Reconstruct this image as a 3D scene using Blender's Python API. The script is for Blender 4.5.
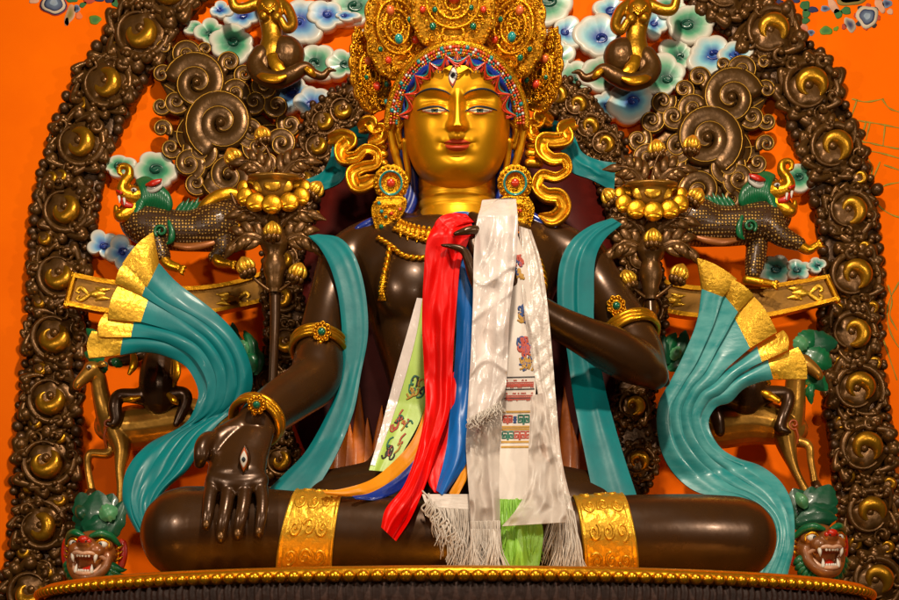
import bpy, math, random
import numpy as np
from mathutils import Vector
random.seed(11)
PI = math.pi
for _o in list(bpy.data.objects):
    bpy.data.objects.remove(_o)
SC = bpy.context.scene
C = SC.collection
sin, cos, rad = math.sin, math.cos, math.radians

# ------------------------------------------------------------------ camera
F, D, HR, CX, CAMZ = 1400.0, 7.0, 690.0, 449.5, 1.5
cam = bpy.data.cameras.new('camera')
cam.sensor_width = 36.0
cam.lens = 36.0 * F / 899.0
cam.shift_y = (HR - 300.0) / 899.0
cam.clip_start, cam.clip_end = 0.05, 200.0
camo = bpy.data.objects.new('camera', cam)
camo.location = (0, -D, CAMZ)
camo.rotation_euler = (rad(90), 0, 0)
C.objects.link(camo)
SC.camera = camo

# ------------------------------------------------------------------ light
world = bpy.data.worlds.new('World')
SC.world = world
world.use_nodes = True
bg = world.node_tree.nodes['Background']
bg.inputs[0].default_value = (1.0, 0.76, 0.55, 1)
bg.inputs[1].default_value = 0.022

def lamp(name, loc, target, power, size, col):
    l = bpy.data.lights.new(name, 'AREA')
    l.shape = 'DISK'
    l.size = size
    l.energy = power
    l.color = col
    o = bpy.data.objects.new(name, l)
    o.location = loc
    d = Vector(target) - Vector(loc)
    o.rotation_euler = d.to_track_quat('-Z', 'Y').to_euler()
    C.objects.link(o)

KW = (1.0, 0.85, 0.66)
lamp('hall_lamp', (0.25, -4.4, 7.0), (0.0, 0.3, 3.3), 350, 0.34, KW)
lamp('hall_lamp', (-3.4, -4.4, 3.9), (-1.2, 0.6, 2.7), 80, 0.24, KW)
lamp('hall_lamp', (3.6, -4.4, 3.8), (1.3, 0.6, 2.7), 80, 0.24, KW)
lamp('front_fill_lamp', (0.2, -5.4, 3.2), (0, 0, 3.2), 26, 0.22, KW)  # added frontal fill, stands for no known lamp
SC.view_settings.view_transform = 'Standard'
SC.view_settings.look = 'None'
SC.view_settings.exposure = 0.0
SC.view_settings.gamma = 1.0

# ------------------------------------------------------------------ pixel <-> place
def S(y):
    return (D + y) / F

def Wn(px, py, y):
    px, py, y = np.broadcast_arrays(np.asarray(px, float), np.asarray(py, float), np.asarray(y, float))
    s = (D + y) / F
    return np.stack([(px - CX) * s, y, (HR - py) * s + CAMZ], -1)

def W(px, py, y):
    return Wn(px, py, y)

class Frame:
    """local place: a to the right, b up, h out of the wall, in pixels at that depth; rot turns it in the picture plane, tilt leans it forward"""
    def __init__(s, px, py, y, rot=0, tilt=0, k=1.0, flip=1, yaw=0):
        s.o = W(px, py, y)
        s.s = S(y) * k
        t = rad(tilt)
        u = np.array([1.0, 0, 0]); v = np.array([0, -sin(t), cos(t)]); w = np.array([0, -cos(t), -sin(t)])
        if yaw:
            q = rad(yaw); u, w = u * cos(q) + w * sin(q), w * cos(q) - u * sin(q)
        r = rad(rot)
        s.u = (u * cos(r) + v * sin(r)) * flip
        s.v = v * cos(r) - u * sin(r)
        s.n = w
        s.vk = cos(t) if tilt else 1.0
    def __call__(s, a, b, h=0):
        a, b, h = np.broadcast_arrays(np.asarray(a, float), np.asarray(b, float), np.asarray(h, float))
        return s.o + s.s * (a[..., None] * s.u + b[..., None] * s.vk * s.v + h[..., None] * s.n)

def spline(P, n=8):
    P = np.asarray(P, float)
    if len(P) < 3:
        t = np.linspace(0, 1, n + 1)[:, None]
        return P[0] * (1 - t) + P[-1] * t
    Q = np.vstack([2 * P[0] - P[1], P, 2 * P[-1] - P[-2]])
    out = []
    for i in range(len(P) - 1):
        p0, p1, p2, p3 = Q[i:i + 4]
        t = np.linspace(0, 1, n, endpoint=False)[:, None]
        out.append(.5 * (2 * p1 + (p2 - p0) * t + (2 * p0 - 5 * p1 + 4 * p2 - p3) * t ** 2 + (3 * p1 - p0 - 3 * p2 + p3) * t ** 3))
    out.append(P[-1:])
    return np.vstack(out)

def resamp(P, n):
    P = np.asarray(P, float)
    d = np.r_[0, np.cumsum(np.linalg.norm(np.diff(P[:, :2], axis=0), axis=1))]
    t = np.linspace(0, d[-1], n)
    return np.stack([np.interp(t, d, P[:, k]) for k in range(P.shape[1])], 1)

def nrm(a):
    return a / np.maximum(np.linalg.norm(a, axis=-1, keepdims=True), 1e-9)

# ------------------------------------------------------------------ mesh builder
class MB:
    def __init__(s):
        s.v = []; s.f = []; s.m = []; s.c = []; s.n = 0; s.col = False
    def add(s, V, Fq, mat=0, col=None):
        V = np.asarray(V, float).reshape(-1, 3)
        s.v.append(V)
        if col is not None:
            s.col = True
            s.c.append(np.broadcast_to(np.asarray(col, float), (len(V), 3)))
        else:
            s.c.append(np.ones((len(V), 3)))
        for f in Fq:
            f = np.asarray(f, int).reshape(-1, np.asarray(f).shape[-1])
            if len(f):
                s.f.append(f + s.n)
                s.m.append(np.full(len(f), mat, int))
        s.n += len(V)
    def grid(s, G, cu=False, cv=False, mat=0, col=None, rev=False):
        """G (nu,nv,3)"""
        nu, nv = G.shape[:2]
        I = np.arange(nu * nv).reshape(nu, nv)
        if cu: I = np.vstack([I, I[:1]])
        if cv: I = np.hstack([I, I[:, :1]])
        q = np.stack([I[:-1, :-1], I[1:, :-1], I[1:, 1:], I[:-1, 1:]], -1).reshape(-1, 4)
        if rev: q = q[:, ::-1]
        if col is not None:
            col = np.asarray(col, float)
            if col.ndim == 3: col = col.reshape(-1, 3)
        s.add(G.reshape(-1, 3), [q], mat, col)
    def sweep(s, P, ra, rb=None, N=None, n=10, mat=0, col=None, caps=True, prof=None):
        P = np.asarray(P, float); m = len(P)
        ra = np.broadcast_to(np.asarray(ra, float), (m,)).copy()
        rb = ra.copy() if rb is None else np.broadcast_to(np.asarray(rb, float), (m,)).copy()
        T = nrm(np.gradient(P, axis=0))
        if N is None:
            up = np.zeros_like(P)
            a = np.array([0, -1.0, 0]) if abs(T[0][1]) < .9 else np.array([0, 0, 1.0])
            u = nrm(a - T[0] * a.dot(T[0]))
            for i in range(m):
                u = nrm(u - T[i] * u.dot(T[i])); up[i] = u
        else:
            Nv = np.broadcast_to(np.asarray(N, float), P.shape)
            up = nrm(Nv - T * (Nv * T).sum(1, keepdims=True))
        sd = np.cross(T, up)
        if caps:
            ph = [rad(75), rad(50), rad(25)]
            r0 = min(ra[0], rb[0]); r1 = min(ra[-1], rb[-1])
            P = np.vstack([[P[0] - T[0] * r0 * sin(a) for a in ph], P, [P[-1] + T[-1] * r1 * sin(a) for a in ph[::-1]]])
            ra = np.r_[[ra[0] * cos(a) for a in ph], ra, [ra[-1] * cos(a) for a in ph[::-1]]]
            rb = np.r_[[rb[0] * cos(a) for a in ph], rb, [rb[-1] * cos(a) for a in ph[::-1]]]
            sd = np.vstack([[sd[0]] * 3, sd, [sd[-1]] * 3]); up = np.vstack([[up[0]] * 3, up, [up[-1]] * 3])
        m = len(P)
        if prof is None:
            th = np.linspace(0, 2 * PI, n, endpoint=False)
            pc, ps = np.cos(th), np.sin(th)
        else:
            pc, ps = np.asarray(prof, float).T; n = len(pc)
        G = P[:, None] + sd[:, None] * (ra[:, None] * pc)[..., None] + up[:, None] * (rb[:, None] * ps)[..., None]
        V = G.reshape(-1, 3)
        I = np.arange(m * n).reshape(m, n); I = np.hstack([I, I[:, :1]])
        q = np.stack([I[:-1, :-1], I[1:, :-1], I[1:, 1:], I[:-1, 1:]], -1).reshape(-1, 4)
        V = np.vstack([V, P[:1], P[-1:]])
        k = m * n
        t0 = np.stack([np.full(n, k), I[0, :-1], I[0, 1:]], -1)
        t1 = np.stack([np.full(n, k + 1), I[-1, 1:], I[-1, :-1]], -1)
        s.add(V, [q, t0, t1], mat, col)
    def limb(s, pts, n=12, st=6, mat=0, flat=None, N=None, col=None):
        """pts (px,py,y,r) along a limb; flat squashes it along N"""
        A = spline(pts, st) if len(pts) > 1 else np.asarray(pts, float)
        P = Wn(A[:, 0], A[:, 1], A[:, 2]); r = A[:, 3] * (D + A[:, 2]) / F
        r = np.maximum(r, 1e-4)
        if flat is not None and N is None: N = (0, -1, 0)
        s.sweep(P, r, None if flat is None else r * flat, N, n, mat, col)
    def ball(s, c, rx, ry=None, rz=None, n=14, m=9, mat=0, col=None, ax=None):
        ry = rx if ry is None else ry; rz = rx if rz is None else rz
        th = np.linspace(0, 2 * PI, n, endpoint=False); ph = np.linspace(0, PI, m + 1)[1:-1]
        G = np.stack([np.sin(ph)[:, None] * np.cos(th), np.sin(ph)[:, None] * np.sin(th), np.cos(ph)[:, None] + 0 * th], -1)
        V = np.vstack([G.reshape(-1, 3), [[0, 0, 1], [0, 0, -1]]]) * [rx, ry, rz]
        if ax is not None: V = V @ np.asarray(ax, float)
        V = V + np.asarray(c, float)
        k = len(V) - 2; mm = m - 1
        I = np.arange(mm * n).reshape(mm, n); I = np.hstack([I, I[:, :1]])
        q = np.stack([I[:-1, :-1], I[1:, :-1], I[1:, 1:], I[:-1, 1:]], -1).reshape(-1, 4)
        t0 = np.stack([np.full(n, k), I[0, :-1], I[0, 1:]], -1); t1 = np.stack([np.full(n, k + 1), I[-1, 1:], I[-1, :-1]], -1)
        s.add(V, [q, t0, t1], mat, col)
    def blob(s, px, py, y, rx, ry, rz=None, rot=0, mat=0, n=18, m=12):
        """ellipsoid, radii in pixels: rx along, ry up, rz in depth, turned rot degrees in the picture plane"""
        k = S(y); rz = min(rx, ry) if rz is None else rz; r = rad(rot)
        ax = [[cos(r), 0, sin(r)], [0, 1, 0], [-sin(r), 0, cos(r)]]
        s.ball(W(px, py, y), rx * k, rz * k, ry * k, n, m, mat, None, ax)
    def fball(s, fr, a, b, h, ra, rb=None, rh=None, mat=0, n=12, m=8, rot=0):
        rb = ra if rb is None else rb; rh = ra if rh is None else rh
        r = rad(rot)
        u = fr.u * cos(r) + fr.v * sin(r); v = fr.v * cos(r) - fr.u * sin(r)
        s.ball(fr(a, b, h), ra * fr.s, rh * fr.s, rb * fr.s, n, m, mat, None, [u, fr.n, v])
    def fsweep(s, fr, pts, n=8, st=5, mat=0, flat=1.0, prof=None, sp=True):
        """pts (a,b,h,r) in a frame"""
        A = spline(pts, st) if sp else np.asarray(pts, float)
        r = np.maximum(A[:, 3], .05) * fr.s
        s.sweep(fr(A[:, 0], A[:, 1], A[:, 2]), r, r * flat, fr.n, n, mat, None, True, prof)
    def plate(s, fr, O, h0, hf, cen=None, rings=7, mat=0, colf=None, wall=None):
        """solid relief from a star-shaped outline O (a,b): front height hf(t,a,b) with t = 0 centre .. 1 edge, back at h0"""
        O = np.asarray(O, float); cen = O.mean(0) if cen is None else np.asarray(cen, float)
        t = np.linspace(0, 1, rings + 1)[1:]
        A = cen[0] + (O[:, 0] - cen[0]) * t[:, None]; B = cen[1] + (O[:, 1] - cen[1]) * t[:, None]
        TT = np.broadcast_to(t[:, None], A.shape)
        H = hf(TT, A, B)
        G = fr(A, B, H)
        n = len(O)
        back = fr(O[:, 0], O[:, 1], np.full(n, float(h0)))
        V = np.vstack([G.reshape(-1, 3), back, [fr(cen[0], cen[1], hf(np.array(0.0), np.array(cen[0]), np.array(cen[1]))), fr(cen[0], cen[1], h0)]])
        I = np.arange((rings + 1) * n).reshape(rings + 1, n); I = np.hstack([I, I[:, :1]])
        q = np.stack([I[:-1, :-1], I[1:, :-1], I[1:, 1:], I[:-1, 1:]], -1).reshape(-1, 4)
        k = (rings + 1) * n
        t0 = np.stack([np.full(n, k), I[0, :-1], I[0, 1:]], -1); t1 = np.stack([np.full(n, k + 1), I[-1, 1:], I[-1, :-1]], -1)
        col = None
        if colf is not None:
            cg = colf(TT, A, B).reshape(-1, 3); ce = colf(np.ones(n), O[:, 0], O[:, 1]).reshape(-1, 3)
            cc = colf(np.array([0.0]), np.array([cen[0]]), np.array([cen[1]])).reshape(-1, 3)
            col = np.vstack([cg, ce, cc, cc])
        s.add(V, [q, t0, t1], mat, col)
    def mesh(s, name, smooth=True):
        me = bpy.data.meshes.new(name)
        V = np.vstack(s.v)
        lens = np.concatenate([np.full(len(f), f.shape[1]) for f in s.f])
        loops = np.concatenate([f.ravel() for f in s.f])
        me.vertices.add(len(V)); me.vertices.foreach_set('co', V.ravel())
        me.loops.add(len(loops)); me.loops.foreach_set('vertex_index', loops)
        me.polygons.add(len(lens))
        me.polygons.foreach_set('loop_start', np.r_[0, np.cumsum(lens)[:-1]])
        me.polygons.foreach_set('material_index', np.concatenate(s.m))
        me.update(calc_edges=True)
        if s.col:
            at = me.color_attributes.new('paint', 'FLOAT_COLOR', 'POINT')
            at.data.foreach_set('color', np.hstack([np.vstack(s.c), np.ones((len(V), 1))]).ravel())
        me.validate()
        me.polygons.foreach_set('use_smooth', np.full(len(me.polygons), smooth))
        return me

WLOC = {}
def put(name, me, mats, parent=None):
    n = len(me.vertices)
    co = np.empty(n * 3); me.vertices.foreach_get('co', co); co = co.reshape(-1, 3)
    c = (co.min(0) + co.max(0)) / 2
    me.vertices.foreach_set('co', (co - c).ravel()); me.update()
    mats = mats if isinstance(mats, (list, tuple)) else [mats]
    for m in mats: me.materials.append(m)
    o = bpy.data.objects.new(name, me)
    C.objects.link(o)
    base = np.zeros(3)
    if parent is not None:
        o.parent = parent; base = WLOC[parent]
    o.location = c - base
    WLOC[o] = c
    return o

def part(name, mb, mats, parent=None, label=None, smooth=True):
    o = put(name, mb.mesh(name, smooth), mats, parent)
    if label: o['label'] = label
    return o

def fuse(name, mb, mats, parent=None, voxel=.006, it=6, fac=.5, disp=None, label=None):
    """one continuous skin over overlapping shapes"""
    me = mb.mesh(name)
    t = bpy.data.objects.new('tmp', me); C.objects.link(t)
    r = t.modifiers.new('r', 'REMESH'); r.mode = 'VOXEL'; r.voxel_size = voxel
    if it:
        q = t.modifiers.new('s', 'SMOOTH'); q.iterations = it; q.factor = fac
    dg = bpy.context.evaluated_depsgraph_get()
    m2 = bpy.data.meshes.new_from_object(t.evaluated_get(dg))
    bpy.data.objects.remove(t); bpy.data.meshes.remove(me)
    m2.name = name
    m2.materials.clear()
    m2.polygons.foreach_set('material_index', np.zeros(len(m2.polygons), int))
    m2.polygons.foreach_set('use_smooth', np.ones(len(m2.polygons), bool))
    o = put(name, m2, mats, parent)
    if label: o['label'] = label
    return o

def tag(o, label, cat, group=None):
    o['label'] = label; o['category'] = cat
    if group: o['group'] = group
    return o

def thing(name, label, cat, loc, group=None):
    o = bpy.data.objects.new(name, None)
    o.empty_display_size = .05
    C.objects.link(o)
    o.location = loc; WLOC[o] = np.asarray(loc, float)
    return tag(o, label, cat, group)

# ------------------------------------------------------------------ materials
def mat(name, base, metal=0.0, rough=.5, bump=0.0, bscale=60, var=.25, vscale=9, coat=0.0, col2=None, attr=False, sheen=0, spec=.5, rvar=.12, stretch=None, coord='Object'):
    m = bpy.data.materials.new(name); m.use_nodes = True
    nt = m.node_tree; N = nt.nodes; L = nt.links
    b = N['Principled BSDF']
    b.inputs['Metallic'].default_value = metal
    b.inputs['Coat Weight'].default_value = coat
    b.inputs['Coat Roughness'].default_value = .12
    b.inputs['Specular IOR Level'].default_value = spec
    if sheen:
        b.inputs['Sheen Weight'].default_value = sheen; b.inputs['Sheen Roughness'].default_value = .4; b.inputs['Sheen Tint'].default_value = (*base, 1)
    tc = N.new('ShaderNodeTexCoord'); src = tc.outputs[coord]
    if stretch:
        mp = N.new('ShaderNodeMapping'); mp.inputs['Scale'].default_value = stretch; L.new(src, mp.inputs[0]); src = mp.outputs[0]
    nz = N.new('ShaderNodeTexNoise'); nz.inputs['Scale'].default_value = vscale; nz.inputs['Detail'].default_value = 6; nz.inputs['Roughness'].default_value = .62
    L.new(src, nz.inputs['Vector'])
    rp = N.new('ShaderNodeMapRange'); rp.inputs[1].default_value = .3; rp.inputs[2].default_value = .72
    L.new(nz.outputs['Fac'], rp.inputs[0])
    mx = N.new('ShaderNodeMix'); mx.data_type = 'RGBA'
    c2 = col2 if col2 else [c * (1 - var) for c in base]
    if attr:
        at = N.new('ShaderNodeAttribute'); at.attribute_name = 'paint'
        hs = N.new('ShaderNodeMix'); hs.data_type = 'RGBA'; hs.blend_type = 'MULTIPLY'; hs.inputs[0].default_value = 1
        L.new(at.outputs['Color'], hs.inputs[6]); hs.inputs[7].default_value = (1 - var, 1 - var, 1 - var, 1)
        L.new(at.outputs['Color'], mx.inputs[7]); L.new(hs.outputs[2], mx.inputs[6])
    else:
        mx.inputs[6].default_value = (*c2, 1); mx.inputs[7].default_value = (*base, 1)
    L.new(rp.outputs[0], mx.inputs[0])
    L.new(mx.outputs[2], b.inputs['Base Color'])
    rr = N.new('ShaderNodeMapRange'); rr.inputs[3].default_value = rough + rvar; rr.inputs[4].default_value = max(.04, rough - rvar * .5)
    L.new(rp.outputs[0], rr.inputs[0]); L.new(rr.outputs[0], b.inputs['Roughness'])
    if bump:
        n2 = N.new('ShaderNodeTexNoise'); n2.inputs['Scale'].default_value = bscale; n2.inputs['Detail'].default_value = 5
        L.new(src, n2.inputs['Vector'])
        bp = N.new('ShaderNodeBump'); bp.inputs['Strength'].default_value = bump; bp.inputs['Distance'].default_value = .01
        L.new(n2.outputs['Fac'], bp.inputs['Height']); L.new(bp.outputs[0], b.inputs['Normal'])
    return m

M = {}
M['lacquer'] = mat('chocolate_lacquer', (.078, .031, .008), .42, .27, .20, 7, .48, 5, .06, rvar=.10)
M['bronze'] = mat('brown_bronze_paint', (.150, .064, .012), .55, .31, .25, 40, .45, 12)
M['darkbronze'] = mat('dark_bronze_paint', (.095, .040, .010), .45, .32, .25, 40, .4, 12)
M['gold'] = mat('gold_paint', (.78, .35, .010), .85, .30, .22, 45, .35, 10)
M['facegold'] = mat('face_gold_paint', (.84, .375, .004), .75, .38, .05, 20, .12, 5)
M['leafgold'] = mat('gold_leaf_embossed', (.90, .49, .035), .7, .32, .5, 38, .30, 14)
M['filigree'] = mat('crown_gold', (.84, .39, .012), .9, .27, .6, 120, .3, 20)
M['dullgold'] = mat('dull_gold_paint', (.58, .27, .012), .8, .32, .25, 45, .45, 14)
M['goldline'] = mat('gold_line_paint', (.70, .36, .03), .5, .35, .1, 40, .3, 14)
M['teal'] = mat('teal_paint', (.0, .20, .21), .0, .42, .2, 12, .34, 4, .03, col2=(.0, .135, .15), spec=.32)
M['tealpale'] = mat('worn_teal_paint', (.0, .20, .205), .0, .34, .16, 16, .3, 5, .08, col2=(.085, .34, .33), stretch=(1, 1, 2.5))
M['green'] = mat('green_paint', (.003, .15, .045), .0, .36, .2, 25, .4, 8, .15)
M['darkgreen'] = mat('dark_green_paint', (.002, .085, .033), .0, .38, .2, 25, .4, 8, .15)
M['palegreen'] = mat('pale_green_paint', (.10, .36, .15), .0, .4, .2, 25, .4, 8, .15)
M['blue'] = mat('blue_hair_paint', (.004, .030, .30), .0, .30, .15, 25, .45, 9, .2)
M['red'] = mat('red_paint', (.60, .02, .005), .0, .35, .1, 25, .3, 9, .15)
M['orange'] = mat('orange_skin_paint', (.62, .11, .01), .0, .38, .1, 25, .35, 9, .15)
M['lip'] = mat('lip_paint', (.50, .045, .010), .0, .42, .05, 25, .2, 14, spec=.3)
M['white'] = mat('white_paint', (.72, .68, .60), .0, .4, .1, 25, .15, 9, .15)
M['black'] = mat('black_paint', (.012, .010, .012), .0, .35, .0, 25, .2, 9)
M['navy'] = mat('navy_line_paint', (.004, .014, .026), .0, .6, .0, 25, .2, 9)
M['iris'] = mat('grey_iris_paint', (.07, .12, .11), .0, .3, .0, 25, .2, 9)
M['cloud'] = mat('painted_cloud', (1, 1, 1), .0, .36, .08, 25, .16, 7, .15, attr=True)
M['paint'] = mat('mural_paint', (1, 1, 1), .0, .6, .05, 25, .35, 14, attr=True)
M['turq'] = mat('turquoise_stone', (.01, .28, .26), .0, .2, .0, 25, .4, 30, .4)
M['emerald'] = mat('green_stone', (.003, .13, .06), .0, .12, .0, 25, .4, 30, .5)
M['coral'] = mat('coral_stone', (.66, .04, .01), .0, .22, .0, 25, .3, 30, .4)
M['coralorange'] = mat('orange_bead', (.70, .14, .03), .0, .3, .0, 25, .3, 30, .3)
M['maroon'] = mat('maroon_panel_paint', (.10, .007, .004), .0, .5, .1, 20, .4, 6, spec=.2)
M['wall'] = mat('orange_wall_paint', (1.0, .165, .0), .0, .55, .08, 9, .14, 1.6, col2=(.90, .135, .0), rvar=.1, spec=.04)
# ================================================================== the wall
YW = 1.0
wb = MB()
xs = np.array([-7., 7.]); zs = np.array([-.5, 10.])
wb.grid(np.array([[[x, YW, z] for z in zs] for x in xs]))
wb.grid(np.array([[[x, YW + .2, z] for z in zs] for x in xs]))
wall = part('wall', wb, M['wall'], None, None, False)
wall['kind'] = 'structure'

# painted flowers and the unfinished outline on the wall
def daub(mb, px, py, rx, ry, col, rot=0, lift=1, edge=None):
    n = 26
    th = np.linspace(0, 2 * PI, n, endpoint=False)
    wob = 1 + .09 * np.sin(3 * th + px) + .05 * np.sin(5 * th + py)
    r = rad(rot)
    a = rx * np.cos(th) * wob; b = ry * np.sin(th) * wob
    fr = Frame(px, py, YW)
    O = np.stack([a * cos(r) - b * sin(r), a * sin(r) + b * cos(r)], 1)
    c0 = np.array(col); c1 = np.array(edge if edge is not None else col)
    mb.plate(fr, O, -.2, lambda t, A, B: np.full(np.shape(t), .5 * lift), (0, 0), 4, 0, lambda t, A, B: c0 * (1 - np.asarray(t)[..., None] ** 2) + c1 * np.asarray(t)[..., None] ** 2)

NAVY, PBL, CRM, RED, GRN, LIME, PNK, OLV, BLK = (.012, .02, .10), (.30, .40, .55), (.72, .58, .42), (.55, .06, .02), (.03, .17, .035), (.16, .30, .01), (.80, .42, .26), (.28, .20, .03), (.02, .015, .02)
mu = MB()
for px, py, big in ((54, 3, 1.0), (867, 17, .86)):
    k = 13.5 * big
    if px < 100:
        daub(mu, px, py, k, k, RED, 0, 1); daub(mu, px, py, k * .93, k * .93, NAVY, 0, 1.5); daub(mu, px, py, k * .85, k * .85, CRM, 0, 2)
    else:
        for q in range(8):
            t = q * PI / 4 + .1
            daub(mu, px + k * .95 * cos(t), py + k * .95 * sin(t), 2.6, 2.6, BLK if q % 2 else RED, 0, 1)
        daub(mu, px, py, k * .95, k * .95, CRM, 0, 2)
    daub(mu, px, py, k * .66, k * .66, (.18, .24, .34), 0, 2.5, NAVY)
    daub(mu, px, py, k * .3, k * .3, (.35, .42, .5), 0, 3, PBL)
for d in [(70, 15, 4.5, 11, OLV, -20, PNK), (67, 22, 2, 4, BLK, 0), (77, 9, 3, 4, NAVY, 0, PBL), (83, 5, 4, 2.4, GRN, 30), (79, 16, 3.2, 4, (.85, .2, .05), 20), (95, 20, 6, 4.6, GRN, 0, LIME),
          (89, 1, 6, 3, RED, 0), (99, -1, 6, 3, NAVY, 0), (111, 22, 3, 3, RED, 0), (119, 22, 5, 8, NAVY, -25, PBL), (72, -1, 6, 4, GRN, 0), (110, 0, 5, 3.5, NAVY, 0), (117, 3, 5, 5, GRN, 0), (121, 12, 7, 4, GRN, 20),
          (132, 8, 9, 4.6, NAVY, -10, PBL), (135, 1, 9, 4.5, PNK, 0), (127, 17, 4, 3, GRN, 40), (34, 1, 5, 3, PNK, 0),
          (782, 11, 14, 4.4, PNK, -8, CRM), (790, 18, 9, 3.6, NAVY, 10, PBL), (805, 6, 5, 5, GRN, 30), (806, 14, 4, 4.4, GRN, 0), (804, 21, 6, 3, GRN, 0), (813, 10, 5, 3, NAVY, 0), (825, 9, 4.5, 3, NAVY, 0, PBL),
          (833, 6, 4, 9, PNK, 30), (838, 14, 4, 5, GRN, 30), (846, 11, 5, 4, GRN, 0), (850, 0, 15, 6, OLV, 0), (850, -1, 11, 4, NAVY, 0, RED), (803, 31, 5, 7, (.8, .16, .06), 0, PNK), (811, 33, 3.4, 3, NAVY, 0, PBL),
          (826, 31, 6.5, 4.4, GRN, 0, LIME), (836, 29, 3, 2, LIME, 30), (850, 25, 5, 8, NAVY, 30, CRM), (844, 27, 2.4, 3, RED, 0), (791, 29, 5, 9, OLV, 15), (887, 4, 5, 4, NAVY, 0, PBL), (880, 6, 4, 8, PNK, 30), (775, 2, 8, 3, NAVY, 0), (768, 4, 8, 4, GRN, 0), (795, 1, 5, 2.5, NAVY, 0), (890, 12, 3, 3, PNK, 0)]:
    daub(mu, d[0], d[1], d[2], d[3], d[4], d[5], 1, d[6] if len(d) > 6 else None)
part('painted_flower_border', mu, M['paint'], wall)
M['outline'] = mat('olive_outline_paint', (.46, .31, .01), .0, .6, .05, 25, .4, 18)
ol = MB()
for ln in [[(852, 99), (866, 102), (884, 99)], [(857, 100), (852, 118), (860, 121), (879, 124), (899, 128), (925, 133)], [(882, 99), (889, 108), (899, 112), (915, 116)], [(866, 122), (862, 140), (870, 143), (888, 147), (905, 150)], [(870, 123), (866, 140)],
           [(885, 126), (883, 146)], [(861, 150), (880, 153), (905, 160)], [(863, 151), (872, 168), (868, 190)], [(880, 162), (872, 185), (876, 202), (890, 214), (910, 220)], [(884, 165), (905, 172)], [(888, 285), (892, 300), (890, 316), (897, 330)],
           [(878, 196), (884, 186), (902, 182)], [(899, 282), (889, 302), (888, 324), (898, 346), (915, 355)], [(880, 330), (897, 380)], [(845, 119), (852, 121)]]:
    A = spline([(a, b) for a, b in ln], 6)
    fr = Frame(0, 0, YW)
    P = Wn(A[:, 0], A[:, 1], YW - .0006)
    ol.sweep(P, .0045 + .0015 * np.sin(np.arange(len(P))), .0012, (0, -1, 0), 6)
part('painted_outline', ol, M['outline'], wall)

# ================================================================== carved swirl borders
YA = .955
def swirl(fr, R, seed, flip=1, knobs=12, gold=None):
    """one curled boss: brown mound with rolled knobs, and the gilded comma in its middle; returns (brown, gold)"""
    rn = random.Random(seed)
    mb, g = MB(), MB()
    n = 48
    th = np.linspace(0, 2 * PI, n, endpoint=False)
    rr = R * (.80 + .07 * np.sin(5 * th + rn.random() * 6) + .04 * np.sin(8 * th + rn.random() * 6))
    O = np.stack([rr * np.cos(th), rr * np.sin(th)], 1)
    mb.plate(fr, O, 0, lambda t, A, B: R * (.14 + .34 * np.sqrt(np.clip(1 - np.asarray(t) ** 2.4, 0, 1)) - .10 * np.exp(-((np.asarray(t) - .78) / .10) ** 2)), (0, 0), 9)
    # rolled rim running in a spiral round the comma and off as a tail
    a0 = rad(rn.uniform(-40, 45)); R = R * rn.uniform(.93, 1.06)
    sp = []
    for q in range(30):
        u = q / 29
        a = a0 + flip * (PI * .75 - u * 2 * PI * 1.15)
        r = R * (1.0 - .47 * u)
        sp.append((r * cos(a), r * sin(a), R * (.20 + .24 * u), R * (.05 + .085 * sin(PI * min(1, u * 1.1)))))
    mb.fsweep(fr, sp, 8, 1, sp=False)
    # comma: thin horn - fat belly - ball-tipped end that curls inwards
    cm = []
    for q in range(30):
        u = q / 29
        a = a0 + flip * (PI * .42 - u * 2 * PI * .86)
        r = R * (.38 - .09 * u - .10 * max(0, u - .6) / .4)
        cm.append((r * cos(a) - R * .02 * flip, r * sin(a) - R * .02, R * (.42 + .06 * sin(PI * u)), R * (.03 + .225 * sin(PI * u ** .68) ** 1.5)))
    g.fsweep(fr, cm, 10, 1, sp=False, flat=.85)
    mb.fball(fr, R * .04 * flip, R * .05, R * .45, R * .15, R * .15, R * .12)
    # a few rolled curls of their own size round the mound
    for q in range(4):
        a = rn.uniform(0, 2 * PI) if q else a0 + PI * .5
        r = R * rn.uniform(.68, .86); c_ = R * rn.uniform(.22, .34); d = rn.choice((-1, 1)); st = rn.random() * 6
        vl = []
        for w in range(18):
            u = w / 17; aa = st + d * u * 2 * PI * 1.2; rr_ = c_ * (1 - .82 * u)
            vl.append((r * cos(a) + rr_ * cos(aa), r * sin(a) + rr_ * sin(aa), R * (.24 + .22 * u), c_ * (.16 + .20 * u)))
        mb.fsweep(fr, vl, 8, 1, sp=False)
    # knobs: small curled rolls round the edge
    for q in range(knobs):
        a = 2 * PI * (q + rn.uniform(-.25, .25)) / knobs
        r = R * rn.uniform(.86, 1.0); s = R * rn.uniform(.14, .25)
        ca, cb = r * cos(a), r * sin(a)
        h = R * rn.uniform(.16, .34)
        mb.fball(fr, ca, cb, h, s, s, s * .95, n=10, m=7)
        d = rn.choice((-1, 1)); tl = []
        for w in range(7):
            u = w / 6; aa = a + d * u * .62
            r2 = r * (1 - .22 * u) + s * .5 * (1 - u)
            tl.append((r2 * cos(aa), r2 * sin(aa), h + R * .04 - R * .05 * u, s * (.75 - .5 * u)))
        mb.fsweep(fr, tl, 7, 1, sp=False)
        if rn.random() < .5:
            mb.fball(fr, ca * .88, cb * .88, h + s * .9, s * .5, n=8, m=6)
    return mb, g

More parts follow.
